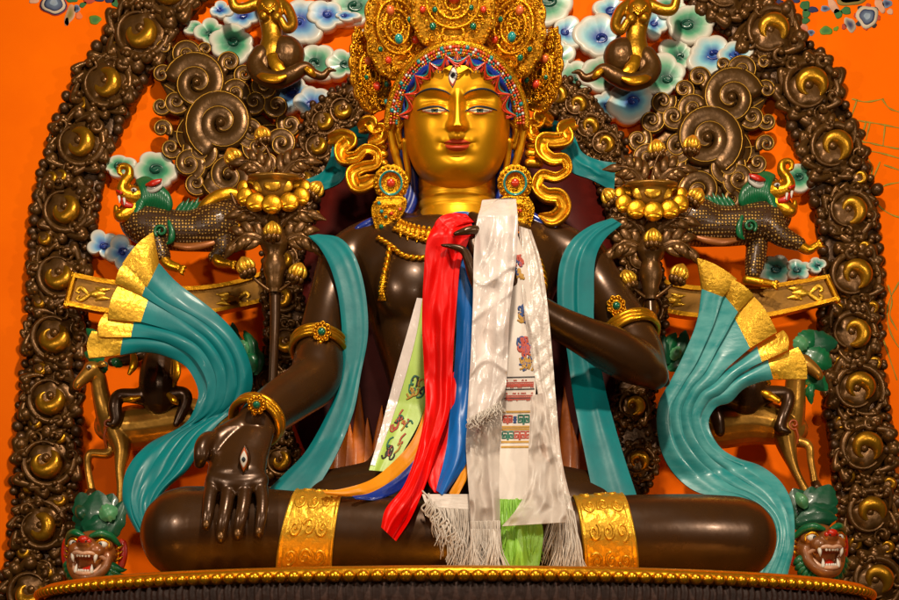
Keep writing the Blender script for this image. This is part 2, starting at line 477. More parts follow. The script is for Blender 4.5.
def small_swirl(mb, g, fr, R, seed, flip=1):
    rn = random.Random(seed)
    mb.fball(fr, 0, 0, R * .12, R * .82, R * .82, R * .55, n=16)
    cm = []
    a0 = rad(rn.uniform(-30, 40))
    for q in range(16):
        u = q / 15
        a = a0 + flip * (PI * .5 - u * 2 * PI * .75)
        cm.append((R * .40 * cos(a), R * .40 * sin(a), R * .56, R * (.05 + .24 * sin(PI * u))))
    g.fsweep(fr, cm, 8, 1, sp=False)
    for q in range(8):
        a = 2 * PI * (q + rn.uniform(-.3, .3)) / 8
        s = R * rn.uniform(.24, .38)
        mb.fball(fr, R * cos(a), R * sin(a), R * rn.uniform(.1, .4), s, s, s, n=9, m=6)

def border(name, label, cat, runs, y, loc, rs, group=None):
    """runs: lists of (px,py,R,kind,flip) along the carving"""
    t = thing(name, label, cat, loc, group)
    k = 0
    for run, width, flip in runs:
        base = MB()
        A = resamp(spline([(p[0], p[1]) for p in run], 8), 70)
        tg = nrm(np.gradient(A, axis=0)); nn = np.stack([-tg[:, 1], tg[:, 0]], 1)
        wv = width * (1 + .06 * np.sin(np.arange(70) * 1.3))
        prof = [(-1, 0), (-.96, .7), (-.6, 1), (0, 1.15), (.6, 1), (.96, .7), (1, 0)]
        G = np.stack([Wn(A[:, 0] + nn[:, 0] * wv * q[0], A[:, 1] + nn[:, 1] * wv * q[0], y - .022 * q[1]) for q in prof], 1)
        base.grid(G)
        rn = random.Random(rs + k)
        # loose knobs filling the ground between the bosses and crisping both edges
        for i in range(0, 70):
            for sgn in (-1, 1):
                q = sgn * (.93 + rn.uniform(-.08, .08))
                f = Frame(A[i, 0] + nn[i, 0] * width * q + rn.uniform(-1, 1), A[i, 1] + nn[i, 1] * width * q + rn.uniform(-1, 1), y)
                s = width * rn.uniform(.11, .21)
                base.fball(f, 0, 0, width * rn.uniform(.08, .32), s, s, s, n=9, m=6)
            for j in range(2):
                q = rn.uniform(-.8, .8); s = width * rn.uniform(.08, .17)
                f = Frame(A[i, 0] + nn[i, 0] * width * q, A[i, 1] + nn[i, 1] * width * q, y)
                base.fball(f, 0, 0, width * rn.uniform(.15, .35), s, s, s, n=8, m=6)
        for px, py, R in run:
            k += 1
            if R <= 0: continue
            f = Frame(px, py, y - .015)
            b, g = swirl(f, R, rs * 31 + k, flip)
            o = part('swirl_boss', b, M['bronze'], t)
            part('gilded_comma', g, M['dullgold'], o)
        part('backing_band', base, M['darkbronze'], t)
    return t

AL = [(24, 655, 30), (34, 592, 31), (43, 528, 31), (49, 462, 31), (53, 400, 30), (57, 338, 30), (61, 277, 30), (67, 212, 30), (81, 147, 31), (107, 88, 33), (142, 37, 34), (170, -6, 31), (212, -40, 0)]
AR = [(880, 645, 30), (872, 582, 31), (867, 515, 31), (861, 452, 31), (854, 392, 30), (849, 336, 30), (850, 280, 30), (846, 215, 30), (830, 153, 31), (806, 93, 33), (768, 38, 34), (724, -4, 31), (690, -36, 0)]
arch = border('carved_arch', 'tall brown arch of carved swirls with gilded commas framing the whole statue', 'carved arch', [(AL, 31, 1), (AR, 31, -1)], YA, W(455, 600, YA), 5)
# the small gilded commas between the big ones
for lst, off, fl in (([(61, 438), (37, 423), (30, 487), (25, 552), (48, 572), (61, 500), (42, 370), (41, 303), (46, 240), (52, 180), (62, 178), (83, 106), (118, 50)], 0, 1), ([(839, 424), (846, 478), (853, 545), (873, 424), (831, 128), (783, 19), (807, 67), (862, 250), (870, 310), (872, 365), (838, 365), (858, 180), (885, 548), (834, 310), (887, 485)], 0, -1)):
    for i, (px, py) in enumerate(lst):
        b, g = MB(), MB()
        small_swirl(b, g, Frame(px, py, YA - .03), 11.5, 900 + i + int(px), fl)
        o = part('swirl_boss', b, M['bronze'], arch); part('gilded_comma', g, M['dullgold'], o)

# inner halo round the body
YH = .62
HL = [(322, 545, 18), (300, 503, 19), (281, 461, 20), (268, 420, 0), (270, 382, 19), (287, 343, 20), (283, 300, 19), (283, 262, 18), (290, 222, 19), (303, 182, 18), (318, 148, 18), (324, 124, 18), (343, 112, 17), (368, 92, 0)]
HR_ = [(596, 545, 18), (614, 505, 19), (636, 463, 20), (640, 425, 0), (632, 408, 19), (642, 360, 19), (646, 310, 19), (640, 262, 18), (630, 222, 18), (618, 180, 18), (603, 147, 18), (588, 130, 17), (576, 108, 17), (556, 98, 17)]
halo = border('body_halo', 'dark ring of small carved curls rising behind the statue shoulders and head', 'halo', [(HL, 21, 1), (HR_, 21, -1)], YH, W(457, 560, YH), 77)
# painted panel inside the ring, with flames rising from its foot
pn = MB()
th = np.linspace(0, 2 * PI, 72, endpoint=False)
f = Frame(457, 330, YH + .03)
pn.plate(f, np.stack([178 * np.cos(th), 232 * np.sin(th)], 1), -6, lambda t, A, B: np.zeros(np.shape(t)), (0, 0), 4)
part('panel', pn, M['maroon'], halo)
fl = MB()
for i in range(26):
    px = 330 + i * 10.2 + random.uniform(-2, 2)
    hgt = 62 + 40 * abs(sin(i * 1.7)) + random.uniform(0, 14)
    f = Frame(px, 500, YH + .025)
    fl.fsweep(f, [(0, -40, 1.5, 9), (random.uniform(-1, 1), 0, 2, 9), (random.uniform(-2, 2), hgt * .55, 2, 7), (random.uniform(-3, 3), hgt, 1, .4)], 8, 5, flat=.3)
M['flame'] = mat('flame_paint', (.90, .22, .0), .0, .4, .35, 30, .35, 9, .05, col2=(.62, .14, .02))
part('flames', fl, M['flame'], halo)
# ================================================================== the statue
statue = thing('seated_statue', 'large chocolate brown seated statue with a golden face and tall gold crown', 'statue', W(457, 585, -.45))

# ---- body: one skin over torso, arms, legs, hand
bd = MB()
A = spline([(457, 221, .10, 44, 30), (457, 229, .10, 66, 36), (457, 242, .09, 100, 46), (457, 262, .09, 112, 54), (457, 300, .09, 97, 60), (457, 340, .09, 84, 56), (457, 395, .08, 68, 50), (457, 440, .02, 74, 56), (457, 490, -.1, 100, 70), (457, 530, -.2, 120, 78)], 6)
bd.sweep(Wn(A[:, 0], A[:, 1], A[:, 2]), A[:, 3] * S(0), A[:, 4] * S(0), (0, -1, 0), 36, prof=[(np.sign(cos(q)) * abs(cos(q)) ** .85, np.sign(sin(q)) * abs(sin(q)) ** .85) for q in np.linspace(0, 2 * PI, 36, endpoint=False)])
bd.blob(412, 288, -.10, 38, 38, 26); bd.blob(504, 290, -.10, 38, 38, 26)
bd.limb([(400, 235, .08, 26), (360, 252, .08, 27), (343, 268, .06, 27)], 18)
bd.limb([(515, 235, .08, 26), (560, 252, .08, 27), (585, 268, .06, 27)], 18)
# arm hanging to the knee
bd.limb([(345, 262, .06, 27), (330, 300, .0, 22), (322, 335, -.08, 23), (318, 365, -.18, 26), (313, 381, -.24, 26), (297, 393, -.34, 25), (275, 408, -.46, 24), (256, 424, -.60, 21)], 22)
# palm and fingers
HY = -.76
bd.limb([(258, 422, -.60, 20), (250, 436, -.66, 24), (240, 456, -.72, 29), (236, 474, -.78, 30)], 20, flat=.50, N=(-.1, -.9, .35))
bd.limb([(215, 480, -.79, 10), (230, 484, -.81, 11), (247, 484, -.81, 11), (259, 480, -.79, 10)], 14)
bd.limb([(213, 452, -.72, 12), (222, 440, -.68, 14), (238, 430, -.64, 14)], 14)
for pts in ([(212, 484, -.79, 7.6), (209.5, 499, -.85, 6.9), (208, 513, -.885, 6.4), (206, 526, -.895, 5.2)],
            [(228.5, 486, -.81, 7.6), (226.5, 503, -.87, 7.0), (223, 522, -.905, 6.6), (220.5, 539, -.90, 5.4)],
            [(245, 486, -.81, 7.6), (244, 502, -.87, 7.0), (240.5, 520, -.905, 6.5), (237.5, 536, -.90, 5.4)],
            [(260.5, 484, -.79, 7.4), (262.5, 500, -.85, 6.7), (261.5, 517, -.89, 6.1), (258.5, 534, -.895, 4.9)]):
    bd.limb(pts, 14)
    j = pts[1]; bd.blob(j[0], j[1], j[2], j[3] * 1.03, j[3] * 1.0)
bd.limb([(222, 446, -.69, 11), (210, 440, -.73, 9.5), (203, 446, -.78, 8.6), (201, 456, -.80, 7.6), (199.5, 463, -.79, 6)], 14)
# raised arm
bd.limb([(583, 262, .06, 27), (603, 292, .02, 24), (624, 325, -.06, 25), (640, 355, -.15, 25), (655, 376, -.22, 15)], 22)
bd.limb([(655, 376, -.22, 14), (640, 366, -.25, 21), (614, 351, -.33, 23.5), (580, 334, -.44, 19), (545, 315, -.53, 16), (515, 290, -.62, 14), (492, 262, -.70, 15)], 20)
bd.limb([(494, 264, -.70, 14), (486, 250, -.74, 17), (480, 238, -.75, 15)], 16, flat=.6)
bd.limb([(486, 300, -.76, 8), (476, 280, -.79, 7.4), (469, 262, -.81, 5.6), (464, 251, -.82, 4.4), (454, 247, -.82, 3.4), (441, 245, -.81, 1.8)], 12)
bd.limb([(490, 234, -.75, 6), (477, 230, -.80, 5), (466, 231, -.82, 4.4), (455, 234, -.815, 2.8)], 12)
bd.limb([(487, 234, -.74, 8), (480, 222, -.74, 7), (472, 216, -.72, 5)], 12)
bd.limb([(492, 232, -.72, 8), (490, 218, -.72, 7), (487, 208, -.70, 5)], 12)
# crossed legs
bd.limb([(188, 534, -.60, 48), (240, 532, -.62, 45), (330, 533, -.68, 40), (430, 537, -.74, 39), (520, 539, -.74, 39), (620, 536, -.70, 41), (690, 537, -.65, 43), (734, 539, -.60, 43)], 36, 8)
bd.limb([(330, 530, -.2, 60), (457, 520, -.15, 70), (580, 530, -.2, 60)], 24)
body = fuse('body', bd, M['lacquer'], statue, .0065, 12)
def polish(o, it, keep):
    """extra smoothing of the big forms, leaving the hands crisp"""
    me = o.data; n = len(me.vertices)
    co = np.empty(n * 3); me.vertices.foreach_get('co', co); co = co.reshape(-1, 3)
    e = np.empty(len(me.edges) * 2, np.int32); me.edges.foreach_get('vertices', e); e = e.reshape(-1, 2)
    w = keep(co + WLOC[o])[:, None] * .5
    deg = np.bincount(e.ravel(), minlength=n)[:, None]
    for _ in range(it):
        s_ = np.stack([np.bincount(e[:, 0], co[e[:, 1], k], n) + np.bincount(e[:, 1], co[e[:, 0], k], n) for k in range(3)], 1)
        co = co + w * (s_ / np.maximum(deg, 1) - co)
    me.vertices.foreach_set('co', co.ravel()); me.update()
def off_hands(c):
    d = D + c[:, 1]; px = CX + c[:, 0] / d * F; py = HR - (c[:, 2] - CAMZ) / d * F
    low = (px > 188) & (px < 280) & (py > 425) & (py < 548) & (c[:, 1] < -.62 - .0)
    low &= ~((py > 485) & (c[:, 1] > -.80))
    up = (c[:, 1] < -.66) & (py < 310)
    return (~(low | up)).astype(float)
polish(body, 45, off_hands)

# ---- head: relief over a leaning oval
TL = 20
HF = Frame(457, 125, -.07, tilt=TL)
WK = np.array([(-68, 2), (-65, 16), (-62, 25), (-58, 31.5), (-52, 37.5), (-44, 42.8), (-34, 47.2), (-20, 51), (-5, 53), (10, 53), (28, 52), (42, 49), (54, 45), (64, 38), (74, 26), (80, 6)])
DK = np.array([(-68, 14), (-65, 25), (-61, 35), (-55, 43), (-46, 48), (-34, 50), (-15, 50), (10, 50.5), (30, 51), (45, 49), (58, 44), (70, 33), (80, 12)])
def smooth_interp(T, x):
    from_ = spline(T, 12)
    return np.interp(x, from_[:, 0], from_[:, 1])
def g2(a, b, a0, b0, sa, sb): return np.exp(-((a - a0) / sa) ** 2 - ((b - b0) / sb) ** 2)
def browc(x):  # brow height over |a|
    return np.interp(x, [6, 12, 18, 25, 32, 38, 42], [26.5, 30, 31.8, 32.4, 31, 28.4, 25])
def face_h(a, b):
    a = np.asarray(a, float); b = np.asarray(b, float)
    w = smooth_interp(WK, b); d = smooth_interp(DK, b)
    r = np.clip(np.abs(a) / np.maximum(w, .1), 0, 1)
    h = d * (1 - r ** 2.3) ** .5
    x = np.abs(a)
    # sockets, lids, brow edge
    h = h - 5.2 * np.exp(-((x - 20) / 15) ** 4 - ((b - 21) / 7.5) ** 2)
    h = h - 3.0 * g2(x, b, 9.5, 15, 5, 9)
    h = h + 4.6 * np.exp(-((x - 21.5) / 13.5) ** 2 - ((b - 14.5) / 6.2) ** 2)
    h = h + 1.4 * np.exp(-((b - browc(x)) / 2.6) ** 2) * np.exp(-((x - 24) / 19) ** 4)
    lid = 12.8 - .012 * (x - 21.5) ** 2
    h = h - 1.5 * np.exp(-((b - lid + 1.2) / 1.1) ** 2) * np.exp(-((x - 21.5) / 13) ** 6)
    h = h - .9 * np.exp(-((b - (lid + 6.2)) / .9) ** 2) * np.exp(-((x - 21.5) / 13) ** 6)
    # nose
    t = np.clip((33 - b) / 38, 0, 1)
    nh = .8 + 17.5 * t ** 1.1; nw = 3.2 + 2.8 * t ** 1.5
    lower = 1 / (1 + np.exp(-(b + 5.8) / .9))
    upper = 1 / (1 + np.exp((b - 34) / 4))
    h = h + nh * lower * upper / (1 + (x / nw) ** 4.2)
    h = h + 6.0 * np.exp(-((x - 6.4) / 3.0) ** 2 - ((b + 3.2) / 3.6) ** 2)
    h = h - 2.2 * np.exp(-((x - 4.2) / 1.8) ** 2 - ((b + 7.6) / 1.1) ** 2)
    # mouth
    h = h + 3.4 * g2(a, b, 0, -20, 19, 11)
    ul = -16.6 - .006 * x ** 2 + 1.4 * np.exp(-((x - 4) / 3) ** 2)
    h = h + 3.4 * np.exp(-((b + 18.2) / 2.3) ** 2) * np.exp(-(x / 11.5) ** 4)
    h = h + 3.9 * np.exp(-((b + 23.8) / 2.6) ** 2) * np.exp(-(x / 9.5) ** 4)
    h = h - 2.6 * np.exp(-((b + 20.6 - .006 * x ** 2) / .9) ** 2) * np.exp(-(x / 14) ** 4)
    h = h - 1.1 * g2(a, b, 0, -12.5, 2.2, 3.5)
    h = h - 1.3 * g2(x, b, 17, -20, 3.6, 4.5)
    h = h - 1.7 * g2(a, b, 0, -31, 12, 3.2)
    h = h + 3.4 * g2(a, b, 0, -41, 13, 8)
    h = h + 2.2 * g2(x, b, 30, -8, 13, 15)
    return h
fb = MB()
nb, na = 260, 180
bb = np.linspace(-67.8, 79.5, nb); uu = np.sin(np.linspace(-PI / 2, PI / 2, na))
BB, UU = np.meshgrid(bb, uu, indexing='ij')
AA = UU * smooth_interp(WK, BB)
fb.grid(HF(AA, BB, face_h(AA, BB)))
# the back of the skull closes it
HBk = -smooth_interp(DK, BB) * .8 * np.sqrt(np.clip(1 - UU ** 2, 0, 1))
fb.grid(HF(AA, BB, HBk), rev=True)
head = part('face', fb, M['facegold'], statue)

nk = MB()
B = np.linspace(0, 1, 40)
ring = np.zeros(40)
for c_ in (.50, .64, .80): ring += -1.3 * np.exp(-((B - c_) / .018) ** 2)
rad_ = 38 + 1.2 * np.sin(B * PI) + ring + 4.5 * np.clip((B - .78) / .22, 0, 1) ** 2
P = Wn(457 + 0 * B, 160 + 66 * B, .055 + .01 * B)
nk.sweep(P, rad_ * S(0), rad_ * S(0) * .85, (0, -1, 0), 48, caps=False)
part('neck', nk, M['facegold'], statue)

def patch(mb, a0, a1, top, bot, n=24, m=6, eps=.35, mat=0):
    x = np.linspace(a0, a1, n); u = np.linspace(0, 1, m)
    t, b_ = top(x), bot(x)
    X = np.repeat(x[:, None], m, 1); Y = t[:, None] * (1 - u) + b_[:, None] * u
    e = np.full(X.shape, eps)
    X2 = np.hstack([X[:, :1], X, X[:, -1:]]); Y2 = np.hstack([Y[:, :1] + .05, Y, Y[:, -1:] - .05]); e2 = np.hstack([e[:, :1] - .9, e, e[:, -1:] - .9])
    mb.grid(HF(X2, Y2, face_h(X2, Y2) + e2), mat=mat)

def line(mb, pts, r, eps=.2, mat=0, n=8):
    A = spline(pts, 8)
    k = len(A)
    w = r * np.sin(np.linspace(.12, PI - .12, k)) ** .6
    mb.sweep(HF(A[:, 0], A[:, 1], face_h(A[:, 0], A[:, 1]) + eps), w * HF.s, w * HF.s * .45, HF.n, n, mat)

for sg in (-1, 1):
    c0 = sg * 21.8
    # eyes: white almond, iris, red corners, dark lid line
    e = MB()
    top = lambda x: 12.9 + 1.5 * (1 - ((x - c0) / 13.5) ** 2) - .9
    bot = lambda x: 12.9 - 2.5 * np.clip(1 - ((x - c0) / 13.5) ** 2, 0, 1) ** .8 - .2
    patch(e, c0 - 12.5, c0 + 12.5, top, bot)
    eye = part('eye', e, M['white'], head)
    q = MB(); patch(q, c0 - 3.3, c0 + 3.3, lambda x: top(x) + .1, lambda x: np.maximum(bot(x), 11.6 - np.sqrt(np.clip(10.9 - (x - c0) ** 2, 0, 11)) * .8), 14, 5, .55)
    part('iris', q, M['iris'], head)
    q = MB(); patch(q, c0 - 1.3, c0 + 1.3, lambda x: top(x) - .2, lambda x: 12.2 - np.sqrt(np.clip(1.7 - (x - c0) ** 2, 0, 2)), 10, 4, .75)
    part('pupil', q, M['black'], head)
    for d in (-1, 1):
        q = MB(); patch(q, *sorted((c0 + d * 9.0, c0 + d * 12.8)), lambda x: top(x) - .3, lambda x: bot(x) + .4, 8, 4, .5)
        part('eye_corner', q, M['lip'], head)
    q = MB()
    line(q, [(c0 + sg * 17, 12.6), (c0 + sg * 13, 13.6), (c0 + sg * 6, 15.0), (c0, 15.5), (c0 - sg * 6, 14.8), (c0 - sg * 12, 12.4), (c0 - sg * 14, 11)], 1.05, .5)
    part('eyelid_line', q, M['navy'], head)
    q = MB(); line(q, [(c0 + sg * 12, 11.4), (c0 + sg * 6, 9.6), (c0, 8.9), (c0 - sg * 6, 9.4), (c0 - sg * 12, 11)], .45, .45)
    part('lower_lid_line', q, M['lip'], head)
    q = MB(); line(q, [(sg * 6.5, 26.6), (sg * 11, 29.6), (sg * 18, 31.8), (sg * 25, 32.5), (sg * 32, 31.2), (sg * 38, 28.2), (sg * 41, 25.4)], .95, .35)
    part('eyebrow', q, M['navy'], head)
    for j in range(3):
        x = sg * (13 + 3.4 * j) - 1
        q = MB(); line(q, [(x, 50.5 + .4 * j), (x + .9 * sg, 48.6 + .4 * j), (x + .2 * sg, 46.8 + .4 * j)], .5, .3)
        part('hair_stroke', q, M['navy'], head)
# lips
q = MB()
patch(q, -12.8, 12.8, lambda x: -15.0 + 1.0 * np.exp(-((np.abs(x) - 4) / 3.2) ** 2) - .5 * np.exp(-(x / 1.6) ** 2) - .018 * x ** 2 - .7, lambda x: -20.6 + .004 * x ** 2, 30, 6, .3)
patch(q, -11.6, 11.6, lambda x: -20.8 + .004 * x ** 2, lambda x: -20.8 - 6.6 * np.sqrt(np.clip(1 - (x / 11.8) ** 2, 0, 1)), 30, 7, .3)
part('lips', q, M['lip'], head)
# upright third eye
q = MB()
x3 = -4.2
def pt3(s, eps, col, nm, par):
    k = MB(); yy = np.linspace(-1, 1, 20)
    A_ = []
    for y_ in yy:
        wd = s[0] * (1 - abs(y_) ** 1.7) ; A_.append([(x3 + wd * u + .5 * sin(y_ * 2.5), s[2] + y_ * s[1]) for u in np.linspace(-1, 1, 6)])
    A_ = np.array(A_)
    k.grid(HF(A_[..., 0], A_[..., 1], face_h(A_[..., 0], A_[..., 1]) + eps))
    part(nm, k, col, par)
pt3((4.4, 11.5, 44.5), .30, M['navy'], 'third_eye_rim', head)
pt3((3.7, 10, 44.5), .50, M['lip'], 'third_eye_corner', head)
pt3((3.5, 8, 44.8), .62, M['white'], 'third_eye', head)
pt3((2.4, 3.0, 45), .76, M['black'], 'third_eye_pupil', head)

# ears with long lobes
for sg in (-1, 1):
    e = MB()
    x = 54 if sg > 0 else -54
    e.fsweep(HF, [(sg * 51, 4, 4, 4.5), (sg * 57, 12, 2, 5), (sg * 63, 9, 0, 5), (sg * 66, -6, -2, 4.5), (sg * 63, -24, -2, 4.5), (sg * 59, -40, -2, 4), (sg * 56, -52, -1, 3.6), (sg * 51, -57, 0, 3.4), (sg * 49, -48, 1, 3.2), (sg * 51, -32, 2, 3.4), (sg * 52, -16, 4, 3.6)], 12, 8, flat=.9)
    e.fsweep(HF, [(sg * 57, 3, 0, 4), (sg * 60, -8, -3, 5), (sg * 57, -22, -3, 4.5)], 10, 6, flat=.6)
    e.fsweep(HF, [(sg * 54, 2, 5, 2.2), (sg * 58.5, -6, 4.5, 2.4), (sg * 57, -16, 4, 2)], 8, 6)
    part('ear', e, M['facegold'], statue)

# ---- blue hair: cap under the crown, scalloped hairline, locks to the shoulders
hb = MB()
phi = np.linspace(0, PI, 40); 
hl = [(-52, 4), (-51, 14), (-49.5, 24), (-45, 33), (-40.5, 38), (-35, 43), (-28, 47.5), (-20, 51), (-11, 53.5), (-5, 55), (0, 57), (5, 55), (11, 53.5), (20, 51), (28, 47.5), (35, 43), (40.5, 38), (45, 33), (49.5, 24), (51, 14), (52, 4)]
A = spline(hl, 6)
sc = 1.1 * np.abs(np.sin(np.linspace(0, 14 * PI, len(A))))
inn = A.copy(); nv = nrm(A - np.array([0, 0])); inn = A - nv * (sc[:, None] - .5)
rows = []
for u in np.linspace(0, 1, 10):
    a_ = inn[:, 0] * (1 + .16 * u); b_ = inn[:, 1] + (20 * u) * np.clip(inn[:, 1] / 40, 0, 1)
    h0 = face_h(inn[:, 0] * .985, inn[:, 1])
    h_ = np.where(u < .01, h0 - 1.5, h0 + 1.2 + 5 * sin(min(1, u * 2) * PI / 2)) - 46 * u ** 2
    rows.append(HF(a_, b_, h_))
hb.grid(np.array(rows))
hb.fball(HF, 0, 34, -22, 58, 52, 46, n=28, m=16)
for sg in (-1, 1):
    for j in range(5):
        o = j * 3.6
        hb.fsweep(HF, [(sg * (47 + o * .3), 6, -8, 6), (sg * (49 + o * .4), -25, -14 + o * .4, 6), (sg * (44 + o * .8), -55, -8, 5.4), (sg * (45 + o * 1.2), -78 + o * .3, 4, 5), (sg * (58 + o * 1.2), -98 + o * .5, 18, 4.2), (sg * (84 + o), -112 + o * .6, 24, 3.4), (sg * (110), -122 + o * .4, 16, 1.4)], 10, 7)
part('hair', hb, M['blue'], statue)

# ---- gilded thigh bands, embossed
def legpt(px, ang, ex):
    """point on the leg skin at column px, turned ang round it (0 = front, 90 = top)"""
    T = spline([(188, 534, -.60, 48), (240, 532, -.62, 45), (330, 533, -.68, 40), (430, 537, -.74, 39), (520, 539, -.74, 39), (620, 536, -.70, 41), (690, 537, -.65, 43), (734, 539, -.60, 43)], 8)
    py, y, r = (np.interp(px, T[:, 0], T[:, k]) for k in (1, 2, 3))
    s = (D + y) / F
    R = (r + ex) * s
    p = Wn(px, py, y)
    return p + np.stack([0 * px, -R * np.cos(ang), R * np.sin(ang)], -1)
def thigh_band(e0, e1):
    b = MB()
    an = np.linspace(rad(-75), rad(165), 60); u = np.linspace(0, 1, 40)
    AN, U = np.meshgrid(an, u, indexing='ij')
    k = (np.sin(AN) + 1) / 2
    xa = e0[1] + (e0[0] - e0[1]) * k; xb = e1[1] + (e1[0] - e1[1]) * k
    PX = xa + (xb - xa) * U
    eg = np.minimum(U, 1 - U)
    ex = 1.0 + .9 * np.clip(eg / .012, 0, 1) - .8 * np.exp(-((eg - .07) / .012) ** 2) + .9 * np.exp(-((eg - .035) / .018) ** 2)
    ex = ex + .25 * np.sin(AN * 22) * np.sin(U * 26) * (eg > .09)
    b.grid(legpt(PX, AN, ex))
    o = part('thigh_band', b, M['leafgold'], statue)
    q = MB()
    rn = random.Random(int(e0[0]))
    for r_ in range(5):
        for c_ in range(3):
            a0 = rad(-40 + 40 * r_); u0 = .24 + .26 * c_
            d = rn.choice((-1, 1)); st = rn.random() * 6
            t = np.linspace(0, 1, 22); ang = st + d * t * 2 * PI * 1.3; rr = (1 - .85 * t)
            aa = a0 + rad(13) * rr * np.sin(ang); uu_ = u0 + .115 * rr * np.cos(ang)
            k2 = (np.sin(aa) + 1) / 2
            px = (e0[1] + (e0[0] - e0[1]) * k2) * (1 - uu_) + (e1[1] + (e1[0] - e1[1]) * k2) * uu_
            q.sweep(legpt(px, aa, 2.0), .0075 * (1 - .5 * t), .0055, None, 6)
    part('embossed_scroll', q, M['leafgold'], o)
    return o
thigh_band((297, 277), (344, 333)); thigh_band((572, 583), (622, 637))

# ---- rings on the arms with a stone each
def arm_ring(c, axis, ra, rb, up, gem, stone, k=1.0, rows=3):
    b = MB()
    ax = nrm(np.array(axis, float)); up = nrm(np.array(up, float) - ax * ax.dot(np.array(up, float))); sd = np.cross(ax, up)
    th = np.linspace(0, 2 * PI, 48, endpoint=False)
    for j in range(rows):
        o = (j - (rows - 1) / 2) * .024 * k
        P = np.asarray(c) + ax * o + sd * (np.cos(th) * ra)[:, None] + up * (np.sin(th) * rb)[:, None]
        r = (.017 if j != rows // 2 else .014) * k
        n = 8; ph = np.linspace(0, 2 * PI, n, endpoint=False)
        rad_d = nrm(sd * np.cos(th)[:, None] * rb + up * np.sin(th)[:, None] * ra)
        G = P[:, None] + r * (rad_d[:, None] * np.cos(ph)[None, :, None] + ax * np.sin(ph)[None, :, None])
        b.grid(G, True, True)
    o = part('arm_ring', b, M['gold'], statue)
    f = Frame(*gem)
    b = MB(); R = 11 * k
    t2 = np.linspace(0, 2 * PI, 40, endpoint=False)
    rr = R * (1 + .09 * np.cos(8 * t2)); 
    b.plate(f, np.stack([rr * np.cos(t2) * .9, rr * np.sin(t2)], 1), -5, lambda t, A, B: 3 + 1.2 * np.cos(np.asarray(t) * 13), (0, 0), 9)
    for q in range(14):
        a = q * 2 * PI / 14; b.fball(f, R * .78 * cos(a) * .9, R * .78 * sin(a), 3.6, 1.7 * k, n=8, m=6)
    b.fball(f, 0, -R * 1.05, 1, 3 * k, 3 * k, 3)
    s_ = part('stone_setting', b, M['gold'], o)
    b = MB(); b.fball(f, 0, 0, 3.6, 4.3 * k, 4.3 * k, 3.2)
    part('stone', b, M[stone], s_)
arm_ring(W(319, 348, -.125), W(318, 366, -.18) - W(322, 335, -.08), .132, .128, (0, -1, .3), (322, 332, -.265, -8, 10), 'emerald', .92)
arm_ring(W(257, 420, -.585), W(252, 432, -.645) - W(275, 408, -.46), .118, .112, (0, -1, .3), (257, 404, -.73, -20, 25), 'emerald', .92)
arm_ring(W(630, 334, -.09), W(640, 358, -.16) - W(624, 325, -.06), .138, .134, (0, -1, .3), (616, 306, -.165, 28, 10), 'emerald', .92)

# ---- eye in the palm
pf = Frame(244.2, 459, -.862, rot=-4, tilt=14)
for nm, s_, h, mt in (('palm_eye_rim', (5.6, 15), 1.2, 'lacquer'), ('palm_eye_corner', (3.6, 12.4), 2.6, 'orange'), ('palm_eye', (3.4, 9), 3.6, 'white'), ('palm_eye_pupil', (2.0, 3.0), 4.6, 'navy')):
    b = MB(); yy = np.linspace(-1, 1, 30)
    O = [(s_[0] * (1 - abs(y_) ** 1.8), y_ * s_[1]) for y_ in yy] + [(-s_[0] * (1 - abs(y_) ** 1.8), y_ * s_[1]) for y_ in yy[::-1][1:-1]]
    b.plate(pf, O, -8, lambda t, A, B: h + .8 * (1 - np.asarray(t) ** 2), (0, 0), 4)
    part(nm, b, M[mt], statue)
# finger nails
for px, py, y, rr in ((206, 524, -.923, 3.3), (220.4, 536, -.93, 3.5), (237.4, 533, -.93, 3.5), (258.6, 531, -.922, 3.1)):
    b = MB(); b.fball(Frame(px, py, y, tilt=-10), 0, 0, 0, rr, rr * 1.35, 1.6); part('fingernail', b, M['bronze'], statue)
# ================================================================== scroll carvings either side of the crown
def volute(mb, g, fr, cx, cy, r, d, a0, turns=1.5, band=.34, h=5, gl=True, ball=True):
    """flat band that winds inwards from angle a0 (degrees) in direction d"""
    n = int(26 * turns); A = []; E = []
    for q in range(n):
        u = q / (n - 1); a = rad(a0) + d * u * turns * 2 * PI
        rr = r * (1 - u) ** .85 * (1 - band * .5) + r * .10
        w = r * band * (.98 - .62 * u)
        A.append((cx + rr * cos(a), cy + rr * sin(a), h + 3.2 * u, w))
        E.append((cx + (rr + w * .62) * cos(a), cy + (rr + w * .62) * sin(a), h + 3.2 * u + w * .46, max(.28, .50 - .2 * u)))
    mb.fsweep(fr, A, 12, 1, sp=False, flat=.58)
    if ball: mb.fball(fr, cx, cy, h + 4, r * .17, r * .17, r * .2)
    if gl: g.fsweep(fr, E, 6, 1, sp=False)

